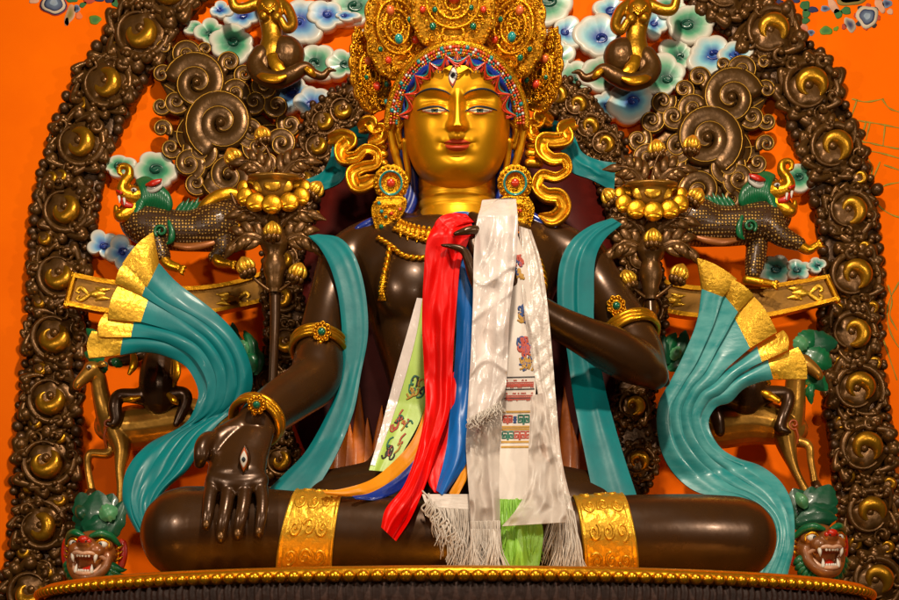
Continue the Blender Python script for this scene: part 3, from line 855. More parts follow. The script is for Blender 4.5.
def scroll_panel(mp, y, label, loc):
    fr = Frame(0, 0, y); fr.o = np.array([0, 0, 0.])
    class PF:
        s = S(y); u = np.array([1., 0, 0]); v = np.array([0, 0, 1.]); n = np.array([0, -1., 0])
        def __call__(s, a, b, h=0):
            a, b, h = np.broadcast_arrays(*[np.asarray(k, float) for k in (a, b, h)])
            p = Wn(mp[0] + mp[1] * a, b + mp[2], y); p = p.copy(); p[..., 1] -= h * s.s
            return p
    f = PF()
    t = thing('scroll_carving', label, 'carved scroll', loc, 'scroll carvings beside the crown')
    mb, g = MB(), MB()
    # stems of the plate (px, py, h, r)
    for p in ([(166, 52, 5, 4), (176, 60, 6, 9), (192, 74, 6, 15), (208, 92, 6, 16), (222, 104, 6, 17), (240, 112, 6, 13), (256, 122, 6, 9), (272, 132, 5, 6)],
              [(229, 66, 5, 6), (233, 82, 6, 10), (228, 100, 6, 16), (204, 116, 6, 18), (196, 138, 6, 19), (206, 158, 6, 19), (222, 174, 6, 19), (232, 190, 6, 17)],
              [(164, 80, 5, 5), (174, 90, 6, 9), (184, 104, 6, 12), (194, 116, 6, 14)], [(170, 138, 5, 5), (184, 140, 6, 9), (200, 144, 6, 12)],
              [(264, 92, 5, 6), (252, 98, 6, 9), (240, 104, 6, 12), (222, 112, 6, 12)], [(228, 142, 6, 17), (246, 142, 6, 16), (262, 142, 6, 13), (280, 146, 5, 9)],
              [(188, 168, 5, 8), (198, 164, 6, 11), (212, 162, 6, 14)], [(200, 186, 5, 6), (206, 178, 6, 8), (216, 170, 6, 10)], [(246, 78, 5, 6), (244, 92, 6, 9), (238, 104, 6, 10)]):
        mb.fsweep(f, [(a, b, 3, r) for a, b, h, r in p], 14, 6, flat=.20)
    for v in [(199, 88, 28, 1, 200, 1.75), (223, 128, 32, 1, 120, 1.95), (187, 60, 14, -1, 20, 1.6), (231, 67, 11, 1, 120, 1.5), (267, 91, 12, -1, 200, 1.5), (246, 79, 10, 1, 90, 1.5), (256, 106, 11.5, -1, 150, 1.5), (278, 110, 12, -1, 230, 1.5),
              (164, 79, 9.5, -1, 20, 1.4), (163, 110, 8.5, 1, 0, 1.4), (164, 133, 9, -1, 30, 1.4), (178, 106, 11, 1, 40, 1.5), (173, 152, 9.5, 1, 20, 1.4), (191, 168, 15, -1, 60, 1.7), (198, 187, 10.5, 1, 60, 1.4), (230, 180, 23, -1, 160, 1.9), (204, 156, 17, -1, 200, 1.7), (252, 136, 15, 1, 60, 1.6), (236, 98, 14, -1, 20, 1.6),
              (283, 148, 14, 1, 200, 1.6), (291, 129, 12, -1, 230, 1.5), (258, 150, 13, 1, 120, 1.5), (268, 166, 11, -1, 150, 1.4), (207, 54, 7.5, 1, 90, 1.4), (166, 52, 6.5, 1, 200, 1.4)]:
        volute(mb, g, f, v[0], v[1], v[2], v[3], v[4], v[5], .42 if v[2] > 15 else .5, 8)
    # gilt edge lines along the stems
    for p in ([(172, 50), (186, 56), (204, 66), (222, 80), (240, 94)], [(216, 100), (192, 114), (178, 136), (188, 158), (206, 178)], [(246, 128), (262, 128), (276, 128), (288, 132)], [(176, 134), (188, 136), (200, 140)], [(236, 74), (242, 90), (236, 104)], [(166, 88), (178, 96), (190, 106)]):
        A = spline(p, 6); g.fsweep(f, [(a, b, 6.6, .42) for a, b in A], 6, 1, sp=False)
    part('scrollwork', mb, M['scroll'], t)
    part('gilt_edge', g, M['goldline'], t)
    return t
M['scroll'] = mat('scroll_bronze_paint', (.130, .058, .012), .55, .30, .22, 30, .4, 12)
scroll_panel((0, 1, 0), .93, 'brown carved scroll with gilt edges beside the cluster of clouds left of the crown', W(222, 150, .93))
scroll_panel((928, -1, 15), .93, 'brown carved scroll with gilt edges just inside the arch right of the crown', W(706, 160, .93))

# ================================================================== painted clouds
WH, CREAM = (.74, .68, .56), (.70, .60, .44)
def cloud(label, lobes, y, kind, whorls, group='painted clouds behind the statue'):
    """lobes: list of units; each unit = (cx, cy, r, n lobes, squash, turn)"""
    cx = np.mean([u[0] for u in lobes]); cy = np.max([u[1] + u[2] for u in lobes])
    t = thing('painted_cloud', label, 'cloud', W(cx, cy, y), group)
    for i, (px, py, r, n, sq, tn) in enumerate(lobes):
        kd = kind[i] if isinstance(kind, (list, tuple)) else kind
        deep, mid = {'g': ((.004, .085, .045), (.06, .36, .17)), 'b': ((.012, .05, .36), (.16, .42, .66)), 'c': ((.01, .08, .36), (.25, .62, .72)), 't': ((.004, .09, .085), (.08, .42, .34))}[kd]
        body, rim = MB(), MB()
        fr = Frame(px, py, y - .012 * i)
        rn = random.Random(int(px * 7 + py)); n = max(4, n - 2); r = r * 1.06
        th = np.linspace(0, 2 * PI, 96, endpoint=False)
        rr = np.zeros(96)
        for q in range(n):
            a = rad(tn) + 2 * PI * (q + rn.uniform(-.12, .12)) / n
            l = r * rn.uniform(.44, .62); ds = r * rn.uniform(.44, .62)
            cx_, cy_ = ds * cos(a), ds * sin(a)
            bq = np.cos(th) * cx_ + np.sin(th) * cy_
            dsc = bq ** 2 - (cx_ ** 2 + cy_ ** 2 - l ** 2)
            rr = np.maximum(rr, np.where(dsc > 0, bq + np.sqrt(np.maximum(dsc, 0)), 0))
        rr = np.maximum(rr, r * .55)
        O = np.stack([rr * np.cos(th), rr * np.sin(th) * sq], 1)
        e = rn.uniform(-.26, .26) * r, rn.uniform(-.2, .12) * r * sq
        deep, mid, wht = map(np.array, (deep, mid, WH if kd != 'c' else (.74, .66, .54)))
        def colf(t_, A, B):
            t_ = np.asarray(t_, float)[..., None]
            k1 = np.clip((t_ - .24) / .32, 0, 1); k2 = np.clip((t_ - .50) / .40, 0, 1) ** 1.1
            return (deep * (1 - k1) + mid * k1) * (1 - k2) + wht * k2
        body.plate(fr, O, -6, lambda t_, A, B: 2.6 + 1.7 * np.asarray(t_) ** 1.3 - 2.4 * np.clip((np.asarray(t_) - .9) / .1, 0, 1) ** 2 + .12 * np.sin(np.arctan2(np.asarray(B) - e[1], np.asarray(A) - e[0]) * n + tn) * np.asarray(t_) ** 2, e, 16, 0, colf)
        # curled eye of the whorl
        wr = r * whorls
        sp = []
        dr = rn.choice((-1, 1)); st = rn.uniform(0, 6)
        for q in range(22):
            u = q / 21; a = st + dr * u * 2 * PI * 1.15
            sp.append((e[0] + wr * (1.0 - .62 * u) * cos(a) * 1.25, e[1] + wr * (1.0 - .62 * u) * sin(a) * .85, 1.2 + 2.6 * u, wr * (.10 + .26 * u)))
        dk = MB() if False else rim
        dk.fsweep(fr, sp, 8, 1, sp=False, mat={'g': 0, 'b': 1, 'c': 1, 't': 2}[kd])
        o = part('cloud_lobe', body, M['cloud'], t)
        part('whorl', rim, [M['whorl_g'], M['whorl_b'], M['whorl_t']], o)
    return t
M['whorl_g'] = mat('deep_green_whorl', (.006, .085, .048), 0, .3, .05, 20, .4, 12, .3)
M['whorl_b'] = mat('deep_blue_whorl', (.014, .035, .26), 0, .3, .05, 20, .4, 12, .3)
M['whorl_t'] = mat('deep_teal_whorl', (.004, .07, .075), 0, .3, .05, 20, .4, 12, .3)
YC = .93
cloud('green cloud with a pointed tip toward the arch, left of the golden serpent figure', [(197, 30, 13, 4, .55, 20), (211, 33, 15, 6, .8, 10), (233, 45, 22, 8, .78, 30)], YC, 'g', .26)
cloud('dark blue cloud tucked behind the raised arm of the left serpent figure', [(241, 16, 18, 7, .75, 0), (222, 12, 10, 6, .8, 0)], YC + .02, 'b', .26)
cloud('large blue and white cloud with two whorls right of the left serpent figure', [(303, 23, 23, 9, .9, 0), (326, 16, 19, 7, .75, 50), (347, 17, 12, 5, .45, 0)], YC, 'b', .26)
cloud('green cloud under the tail tip of the left serpent figure', [(319, 63, 20, 8, .85, 0), (343, 64, 17, 7, .85, 30)], YC, 'g', .28)
cloud('blue and white cloud below the coil of the left serpent figure', [(291, 95, 20, 8, .85, 10), (313, 103, 17, 7, .85, 30)], YC, 'b', .3)
cloud('pale green cloud half hidden by the left upper crown leaf', [(358, 6, 23, 9, .9, 10)], YC + .03, 'g', .3)
cloud('small blue cloud showing between the two left crown leaves', [(368, 43, 15, 7, .9, 10)], YC, 'b', .3)
cloud('blue cloud cut by the top edge left of the crown', [(330, -12, 16, 7, .8, 10)], YC + .02, 'b', .3)
cloud('green cloud with dark centres behind the head of the left scaly beast', [(122, 167, 17, 7, .62, 40), (156, 172, 21, 8, .85, 0)], YC, 'g', .3)
cloud('pale blue cloud of four petals under the jaw of the left scaly beast', [(103, 245, 15, 5, .95, 30), (123, 254, 17, 6, .95, 10)], YC - .03, 'b', .3)
cloud('large green and white cloud touching the right upper crown leaf', [(548, 4, 23, 9, .95, 0)], YC + .02, 'g', .34)
cloud('green and white cloud behind the outermost right crown leaf', [(541, 40, 13, 6, .9, 30), (558, 56, 15, 6, 1.0, 20)], YC + .01, 'g', .2)
cloud('blue and cream cloud with two whorls left of the right serpent figure', [(569, 33, 16, 7, .9, 0), (598, 36, 22, 9, .92, 20)], YC, ['c', 'c'], .28)
cloud('cloud with dark blue eye at the shoulder of the right serpent figure', [(610, 13, 19, 7, .85, 10), (655, 25, 14, 6, 1.0, 0)], YC + .03, 'c', .28)
cloud('green cloud under the tail tip of the right serpent figure', [(575, 77, 18, 7, .85, 10), (601, 74, 20, 8, .8, 20)], YC, 'g', .28)
cloud('cream and blue cloud above the topmost flower bud of the right lotus', [(607, 105, 17, 7, .85, 10), (630, 101, 23, 9, .9, 0)], YC - .02, 'c', .25)
cloud('round green and white cloud beside the arch right of the serpent figure', [(671, 10, 16, 7, .8, 0), (691, 24, 22, 9, .86, 10)], YC, 'g', .3)
cloud('cream and blue cloud with three eyes above the right scroll carving', [(709, 56, 21, 9, .85, 10), (735, 57, 16, 7, .85, 30)], YC - .02, 'c', .3)
cloud('green cloud with dark eyes below the round one, left of the right scroll carving', [(676, 55, 16, 7, .95, 0), (663, 77, 22, 8, .88, 30)], YC, 'g', .26)
cloud('pale green cloud behind the curled trunk of the right scaly beast', [(800, 178, 16, 7, .85, 40)], YC, 'g', .3)
cloud('teal and white cloud under the front claw of the right scaly beast', [(777, 271, 17, 7, .85, 0), (799, 271, 13, 6, .8, 30), (815, 266, 9, 5, .8, 10)], YC - .1, 't', .32)

# ================================================================== serpent figures
def serpent(mp, label, loc):
    X = lambda p: [(mp[0] + mp[1] * a, b + mp[2], y, r) for a, b, y, r in p]
    P = lambda a, b: (mp[0] + mp[1] * a, b + mp[2])
    t = thing('serpent_figure', label, 'serpent figure', loc, 'golden serpent figures beside the crown')
    b = MB()
    b.limb(X([(268, -2, .72, 8), (269, 8, .70, 13), (271, 22, .70, 11.5), (272, 36, .70, 10.5), (272, 50, .70, 14), (268, 60, .70, 13)]), 18, 6, flat=.7)
    b.blob(*P(264, 16), .655, 5.6, 5.6, 5); b.blob(*P(277, 17), .655, 5.6, 5.6, 5)
    b.limb(X([(258, 3, .72, 6), (246, 8, .70, 5.5), (236, 8, .69, 5.2), (232, 0, .68, 4.6), (231, -12, .67, 4)]), 12)
    b.limb(X([(280, 3, .72, 6), (288, 10, .70, 5.8), (293, 24, .68, 5.4), (287, 29, .66, 4.6), (281, 20, .645, 4)]), 12)
    b.limb(X([(268, -4, .72, 5), (268, -12, .71, 6), (268, -20, .71, 9), (268, -28, .71, 7)]), 14)
    fuse('torso', b, M['dullgold'], t, .0055, 3)
    b = MB()
    b.limb(X([(262, 56, .70, 11), (256, 66, .68, 10), (262, 76, .66, 9), (278, 80, .65, 9), (294, 74, .64, 8), (305, 68, .64, 6.4), (314, 74, .64, 5), (323, 76, .64, 4), (329, 70, .64, 2.8), (336, 71, .64, 1.2)]), 16)
    b.blob(*P(285, 55), .72, 20, 19, 14); b.blob(*P(266, 66), .71, 14, 12, 12)
    tail = fuse('coiled_tail', b, M['bronze'], t, .006, 3)
    b = MB()
    b.limb(X([(272, 55, .645, 5.5), (274, 62, .63, 6), (279, 68, .625, 6.5), (284, 70, .62, 3)]), 12, 6, flat=.4)
    b.limb(X([(256, 72, .645, 3), (264, 77, .605, 4.4), (276, 79, .592, 4.6), (286, 76, .59, 2)]), 12, 6, flat=.5)
    b.limb(X([(306, 68, .60, 3), (311, 72, .60, 3.6), (315, 76, .61, 2)]), 10, 6, flat=.5)
    part('gilt_belly', b, M['gold'], tail)
    b = MB()
    for q in range(9):
        a = q / 8; b.limb(X([(262 + 12 * a, 4 + 5 * sin(PI * a), .612, 1.3)]) * 2 if False else X([(262 + 12 * a, 4 + 5 * sin(PI * a), .612, 1.3), (262.5 + 12 * a, 5 + 5 * sin(PI * a), .612, 1.3)]), 8, 1)
    part('bead_necklace', b, M['gold'], t)
    return t
serpent((0, 1, 0), 'golden half serpent figure with a brown coil, one arm raised toward the arch at left', W(275, 85, .7))
serpent((908, -1, 2), 'golden half serpent figure with brown coil, tail pointing left toward the crown', W(633, 87, .7))

# ================================================================== scaly beasts with trunks
def scalemat():
    m = mat('scaly_brown_paint', (.070, .028, .008), .2, .36, 0, 20, .3, 8, .1)
    nt = m.node_tree; N = nt.nodes; L = nt.links; b = N['Principled BSDF']
    tc = N.new('ShaderNodeTexCoord'); v = N.new('ShaderNodeTexVoronoi'); v.inputs['Scale'].default_value = 56; v.inputs['Randomness'].default_value = .22
    L.new(tc.outputs['Object'], v.inputs['Vector'])
    r = N.new('ShaderNodeMapRange'); r.inputs[1].default_value = .28; r.inputs[2].default_value = .46; r.inputs[3].default_value = 1; r.inputs[4].default_value = 0
    L.new(v.outputs['Distance'], r.inputs[0])
    mx = N.new('ShaderNodeMix'); mx.data_type = 'RGBA'
    old = b.inputs['Base Color'].links[0].from_socket
    L.new(old, mx.inputs[6]); mx.inputs[7].default_value = (.60, .33, .07, 1); L.new(r.outputs[0], mx.inputs[0]); L.new(mx.outputs[2], b.inputs['Base Color'])
    bp = N.new('ShaderNodeBump'); bp.inputs['Strength'].default_value = 1; bp.inputs['Distance'].default_value = .02; L.new(r.outputs[0], bp.inputs['Height']); L.new(bp.outputs[0], b.inputs['Normal'])
    return m
M['scales'] = scalemat()

def leafblade(mb, p0, p1, y, w, bend=0, h=3, n=7, mat=0, jag=0):
    """pointed leaf from p0 to p1 (pixels) with a raised midrib"""
    p0, p1 = np.array(p0, float), np.array(p1, float)
    d = p1 - p0; L_ = np.linalg.norm(d); d /= L_; q = np.array([-d[1], d[0]])
    u = np.linspace(0, 1, 18); v = np.linspace(-1, 1, 9)
    wd = w * np.sin(PI * np.clip(u * .93 + .06, 0, 1)) ** .7
    if jag: wd = wd * (1 + .22 * np.abs(np.sin(u * PI * jag)))
    cx = p0[0] + d[0] * L_ * u + q[0] * bend * np.sin(PI * u); cy = p0[1] + d[1] * L_ * u + q[1] * bend * np.sin(PI * u)
    PX = cx[:, None] + q[0] * wd[:, None] * v; PY = cy[:, None] + q[1] * wd[:, None] * v
    k = S(y)
    for sgn in (1, -.15):
        H = sgn * h * np.sin(PI * np.clip(u, .03, .97))[:, None] * (1 - .75 * v ** 2 - .25 * np.exp(-(v / .15) ** 2)) - (2 * u ** 2)[:, None]
        P = Wn(PX, PY, y); P[..., 1] -= H * k
        mb.grid(P, mat=mat)

def beast(mp, label, loc, legs, tailfin=True):
    X = lambda p: [(mp[0] + mp[1] * q[0], q[1] + mp[2]) + tuple(q[2:]) for q in p]
    P = lambda a, b: (mp[0] + mp[1] * a, b + mp[2])
    t = thing('scaly_beast', label, 'scaly beast', loc, 'scaly beasts with curled trunks')
    b = MB()
    b.limb(X([(133, 215, .70, 15), (141, 223, .66, 20), (164, 229, .64, 20), (192, 231, .64, 20), (220, 225, .65, 24), (238, 212, .72, 14)]), 22)
    for lg in legs: b.limb(X(lg[0]), 14)
    b.limb(X([(140, 211, .67, 14), (137, 200, .65, 12), (142, 192, .65, 11)]), 16)
    body_ = fuse('scaly_body', b, M['scales'], t, .006, 3)
    for lg in legs:
        b = MB(); e = lg[1]
        b.limb(X(e), 12)
        x, y_, yy, r = e[-1]; x0, y0 = e[-2][:2]
        dx, dy = x - x0, y_ - y0; l = math.hypot(dx, dy); dx /= l; dy /= l
        for s_ in (-1, 0, 1):
            b.limb(X([(x, y_, yy, r * .6), (x + dx * 5 - dy * 3.2 * s_, y_ + dy * 5 + dx * 3.2 * s_, yy - .02, r * .42), (x + dx * 8 - dy * 4 * s_, y_ + dy * 8 + dx * 4 * s_ + 1, yy - .015, .6)]), 9)
        fuse('gilt_foot', b, M['gold'], body_, .004, 2)
    # gold muzzle, jaw and curled trunk
    b = MB()
    b.limb(X([(146, 196, .62, 10), (134, 197, .59, 10), (126, 195, .57, 8), (122, 190, .56, 6.5), (124, 183, .56, 5.4), (129, 176, .56, 4.8), (129, 169, .56, 4), (124, 166, .56, 3.2), (119.5, 168, .56, 2.8), (119.5, 173, .56, 2.4), (122, 175, .56, 1.8)]), 14)
    b.limb(X([(142, 206, .62, 10), (130, 212, .59, 8), (121, 216, .57, 7), (117, 213, .57, 4), (116, 207, .57, 2.4)]), 14)
    b.blob(*P(138, 193), .60, 8, 6, 7); b.blob(*P(133, 188), .585, 4, 3, 4)
    hd = fuse('gilt_face', b, M['gold'], t, .0045, 2)
    b = MB(); b.limb(X([(121, 199, .545, 2), (125, 204, .54, 3.4), (132, 206, .55, 2.6)]), 10, 5, flat=.6); b.limb(X([(121, 193, .52, 1.8), (117, 191, .53, 1.4)]), 8)
    part('mouth', b, M['red'], hd)
    for a, c in ((119, 197), (124, 199)):
        b = MB(); b.limb(X([(a, c, .525, 1.5), (a + .5, c + 3, .52, 1.1), (a + .4, c + 6, .52, .2)]), 8)
        part('fang', b, M['white'], hd)
    b = MB(); b.blob(*P(134, 190), .535, 3, 2, 2); part('eye', b, M['white'], hd)
    b = MB(); b.blob(*P(133.5, 190), .520, 1.3, 1.3, 1.2); part('pupil', b, M['black'], hd)
    # horn-shaped ear, white outside and red within
    b = MB(); b.limb(X([(144, 186, .58, 2), (151, 188, .55, 5.5), (158, 185, .54, 5), (161, 180, .55, 1.5)]), 12, 6, flat=.5)
    ear = part('ear', b, M['white'], hd)
    b = MB(); b.limb(X([(146, 185, .545, 1.4), (152, 183.5, .515, 3.2), (159, 181, .515, 2.4), (161.5, 179, .52, .8)]), 10, 6, flat=.5)
    part('inner_ear', b, M['red'], ear)
    # green mane of combed locks
    b = MB()
    for q in range(11):
        u = q / 10
        x0 = 138 + 18 * u; y0 = 181 - 5 * sin(PI * u) + 6 * u
        b.limb(X([(x0, y0, .60, 3), (x0 + 5 + 4 * u, y0 + 7, .565, 4.2), (x0 + 6 + 7 * u, y0 + 18, .565, 4), (x0 + 2 + 9 * u, y0 + 27 - 2 * u, .58, 2.2), (x0 + 9 * u, y0 + 31 - 3 * u, .59, .6)]), 10, 5, flat=.7)
    for q in range(6):
        u = q / 5
        b.limb(X([(137 - 4 * u, 196 + 12 * u, .575, 3), (142 - 5 * u, 203 + 12 * u, .56, 2.6), (144 - 8 * u, 209 + 10 * u, .575, .6)]), 9, 4, flat=.7)
    part('mane', b, M['green'], t)
    b = MB()
    for q in range(8):
        u = q / 7; x = 178 + 34 * u; y_ = 213 - 1.5 * sin(PI * u)
        b.limb(X([(x, y_ - 1, .61, 3.6), (x + 3, y_ - 7, .60, 2.6), (x + 6, y_ - 12 - 2 * (q % 2), .60, .3)]), 9, 4, flat=.6)
    part('back_spines', b, M['green'], t)
    b = MB()
    A = []
    for q in range(22):
        u = q / 21; a = u * 2 * PI * 1.2 + 2.4; A.append((161 + 6.5 * (1 - .75 * u) * cos(a) * (1 if True else 1), 231 + 6.5 * (1 - .75 * u) * sin(a), .528, 1.6))
    b.limb(X(A), 8, 2); b.limb(X([(168, 214, .56, 1.2), (169, 222, .535, 2), (172, 232, .53, 3), (171, 240, .54, 3.4), (167, 244, .55, 1)]), 9, 5, flat=.6)
    part('shoulder_curl', b, M['green'], body_)
    b = MB(); b.limb(X([(170, 244, .58, 2), (190, 247, .565, 4), (212, 243, .57, 3), (222, 236, .6, 1)]), 12, 5, flat=.6)
    part('gilt_belly', b, M['orange_gold'], body_)
    if tailfin:
        b = MB()
        b.limb(X([(196, 212, .60, 1.5), (206, 203, .57, 5), (220, 195, .56, 6), (234, 193, .57, 5), (243, 202, .58, 4), (243, 216, .585, 3), (238, 228, .59, 1)]), 12, 6, flat=.4)
        part('gilt_fin', b, M['gold'], t)
    return t
M['orange_gold'] = mat('red_gold_paint', (.40, .12, .02), .3, .35, .1, 20, .4, 12)
beast((0, 1, 0), 'dark scaly beast with gold face and green mane facing left, nose to the arch', W(175, 265, .66),
      [([(152, 232, .60, 12), (158, 245, .58, 10), (163, 256, .57, 8)], [(162, 256, .57, 6), (168, 264, .56, 5.5), (178, 268, .55, 4.5)]), ([(222, 236, .62, 13), (222, 250, .60, 9), (214, 257, .59, 6)], [(216, 256, .59, 6), (219, 262, .58, 6), (229, 264, .57, 4)])])
beast((911, -1, -5), 'dark scaly beast with gold face facing right, one foreleg stretched over a teal cloud', W(742, 285, .66),
      [([(140, 232, .60, 13), (128, 242, .57, 10), (112, 249, .55, 7)], [(113, 249, .55, 6), (103, 255, .545, 5), (95, 251, .54, 4)]), ([(154, 250, .66, 11), (156, 268, .64, 10), (158, 278, .62, 8)], [(164, 285, .62, 5), (152, 287, .60, 4.6), (140, 289, .59, 4)])], False)

# ================================================================== throne crossbars
def crossbar(top, bot, label, loc, y, ends, group):
    t = thing('throne_crossbar', label, 'crossbar', loc, group)
    A, B = resamp(spline(top, 8), 40), resamp(spline(bot, 8), 40)
    def strip(mb, f0, f1, h):
        u = np.linspace(f0, f1, 5)
        PX = A[:, :1] * (1 - u) + B[:, :1] * u; PY = A[:, 1:] * (1 - u) + B[:, 1:] * u
        P = Wn(PX, PY, y); P[..., 1] -= h
        P0 = P.copy(); P0[..., 1] = y + .03
        mb.grid(P); mb.grid(P0, rev=True)
        for k in (0, -1): mb.grid(np.stack([P[:, k], P0[:, k]], 1))
        for k in (0, -1): mb.grid(np.stack([P[k], P0[k]], 1))
    b = MB(); strip(b, 0.06, .94, .02); part('inset_board', b, M['oldgold'], t)
    b = MB(); 
    for f0, f1 in ((-.02, .12), (.88, 1.02)): strip(b, f0, f1, .042)
    for i in (0, -1):
        P = Wn(np.array([A[i, 0], B[i, 0]]), np.array([A[i, 1], B[i, 1]]), y - .03)
        b.sweep(np.linspace(P[0], P[1], 6), .016, .014, (0, -1, 0), 8)
    part('gilt_border', b, M['gold'], t)
    for cx, cy, d, k in ends:
        b = MB()
        f = Frame(cx, cy, y - .022, flip=d, k=k)
        b.fsweep(f, [(-16, 0, 0, 1.5), (-6, 0, 1, 5), (4, 0, 1, 2), (10, 5, 1, 3), (15, 8, 1, 2.6), (19, 4, 1, 2), (16, 1, 1, 1.4)], 10, 6, flat=.5)
        b.fsweep(f, [(2, 0, 1, 2), (9, -5, 1, 3), (15, -8, 1, 2.6), (19, -5, 1, 2), (16, -2, 1, 1.4)], 10, 6, flat=.5)
        b.fsweep(f, [(-22, 6, 0, 1), (-12, 5, 1, 3.4), (-4, 8, 0, 1)], 8, 5, flat=.5); b.fsweep(f, [(-22, -6, 0, 1), (-12, -5, 1, 3.4), (-4, -8, 0, 1)], 8, 5, flat=.5)
        part('gilt_flame_ornament', b, M['leafgold'], t)
    return t
M['oldgold'] = mat('dull_bronze_gold_paint', (.36, .16, .016), .6, .34, .2, 25, .5, 9)
crossbar([(74, 275), (117, 283), (187, 289), (240, 282), (276, 268)], [(66, 306), (110, 314), (160, 317), (207, 315), (276, 301)], 'gilded wooden throne crossbar curving behind the left teal scarf fan', W(170, 317, .72), .72, [(92, 294, -1, .8), (234, 299, 1, .8)], 'throne crossbars behind the teal scarves')
crossbar([(640, 274), (690, 288), (759, 287), (800, 282), (827, 277)], [(640, 308), (682, 317), (730, 320), (772, 317), (838, 301)], 'gilded wooden throne crossbar ending in a scroll ornament by the right arch', W(745, 320, .72), .72, [(806, 293, 1, .85), (668, 300, -1, .8)], 'throne crossbars behind the teal scarves')
# ================================================================== lotus stalks at the shoulders
def acanthus(mb, f, a0, b0, a1, b1, bend, w, lobes=3, h=2):
    """curling leaf: a broad spine with cupped finger lobes on both sides, in a frame"""
    u = np.linspace(0, 1, 20)
    d = np.array([a1 - a0, b1 - b0], float); L_ = np.linalg.norm(d); d /= L_; q = np.array([-d[1], d[0]])
    sx = a0 + d[0] * L_ * u + q[0] * bend * np.sin(PI * u * .8); sy = b0 + d[1] * L_ * u + q[1] * bend * np.sin(PI * u * .8)
    hh = h + 6 * np.sin(PI * u * .75)
    mb.fsweep(f, np.stack([sx, sy, hh, w * (.34 + .22 * np.sin(PI * u)) * (1 - .6 * u)], 1), 10, 1, sp=False, flat=.5)
    mb.fsweep(f, np.stack([sx, sy, hh + 2.2, w * .10 * (1 - .6 * u)], 1), 8, 1, sp=False)
    tg = nrm(np.gradient(np.stack([sx, sy], 1), axis=0))
    for j in range(lobes):
        i = int(4 + 12 * j / lobes); s_ = 1.12 - .16 * j
        for sg in (-1, 1):
            n_ = np.array([-tg[i, 1], tg[i, 0]]) * sg
            p = np.array([sx[i], sy[i]]); ll = w * s_
            mb.fsweep(f, [(*p, hh[i], w * .18), (*(p + n_ * ll * .42 + tg[i] * ll * .22), hh[i] + 2.0, w * .34), (*(p + n_ * ll * .86 + tg[i] * ll * .68), hh[i] + 1.2, w * .30), (*(p + n_ * ll * 1.08 + tg[i] * ll * 1.25), hh[i] - 2.5, w * .07)], 10, 4, flat=.42)
    e = np.array([sx[-1], sy[-1]]); t_ = tg[-1]
    mb.fsweep(f, [(*(e - t_ * w * .4), hh[-1], w * .2), (*(e + t_ * w * .3), hh[-1], w * .38), (*(e + t_ * w * 1.2), hh[-1] - 3.5, w * .05)], 10, 4, flat=.45)

def bud(f, a, b, h, r, rot, parent):
    q = MB()
    ro = rad(rot); ux, uy = -sin(ro), cos(ro)
    q.fball(f, a, b, h, r * .86, r * 1.05, r * .86, rot=rot, n=16, m=10)
    for k in range(6):
        t = 2 * PI * k / 6
        c, s_ = cos(t), sin(t)
        if s_ < -.6: continue
        px = lambda z, w: (a + ux * z + uy * -1 * 0 + cos(ro) * w * c, b + uy * z + sin(ro) * w * c, h + w * s_)
        q.fsweep(f, [(*px(-r * .8, r * .5), r * .2), (*px(-r * .2, r * .86), r * .36), (*px(r * .5, r * .66), r * .30), (*px(r * 1.1, r * .15), r * .10)], 8, 4)
    o = part('flower_bud', q, M['leafgold'], parent)
    q = MB()
    for k in range(7):
        t = 2 * PI * k / 7 + .3; c, s_ = cos(t), sin(t)
        z0 = -r * .95
        x, y_ = a + ux * z0 + cos(ro) * r * .75 * c, b + uy * z0 + sin(ro) * r * .75 * c
        q.fball(f, x, y_, h + r * .6 * s_, r * .42, r * .5, r * .42, n=10, m=7)
    q.fball(f, a + ux * -r * 1.1, b + uy * -r * 1.1, h, r * .6, n=10, m=7)
    part('calyx', q, M['bronze'], o)

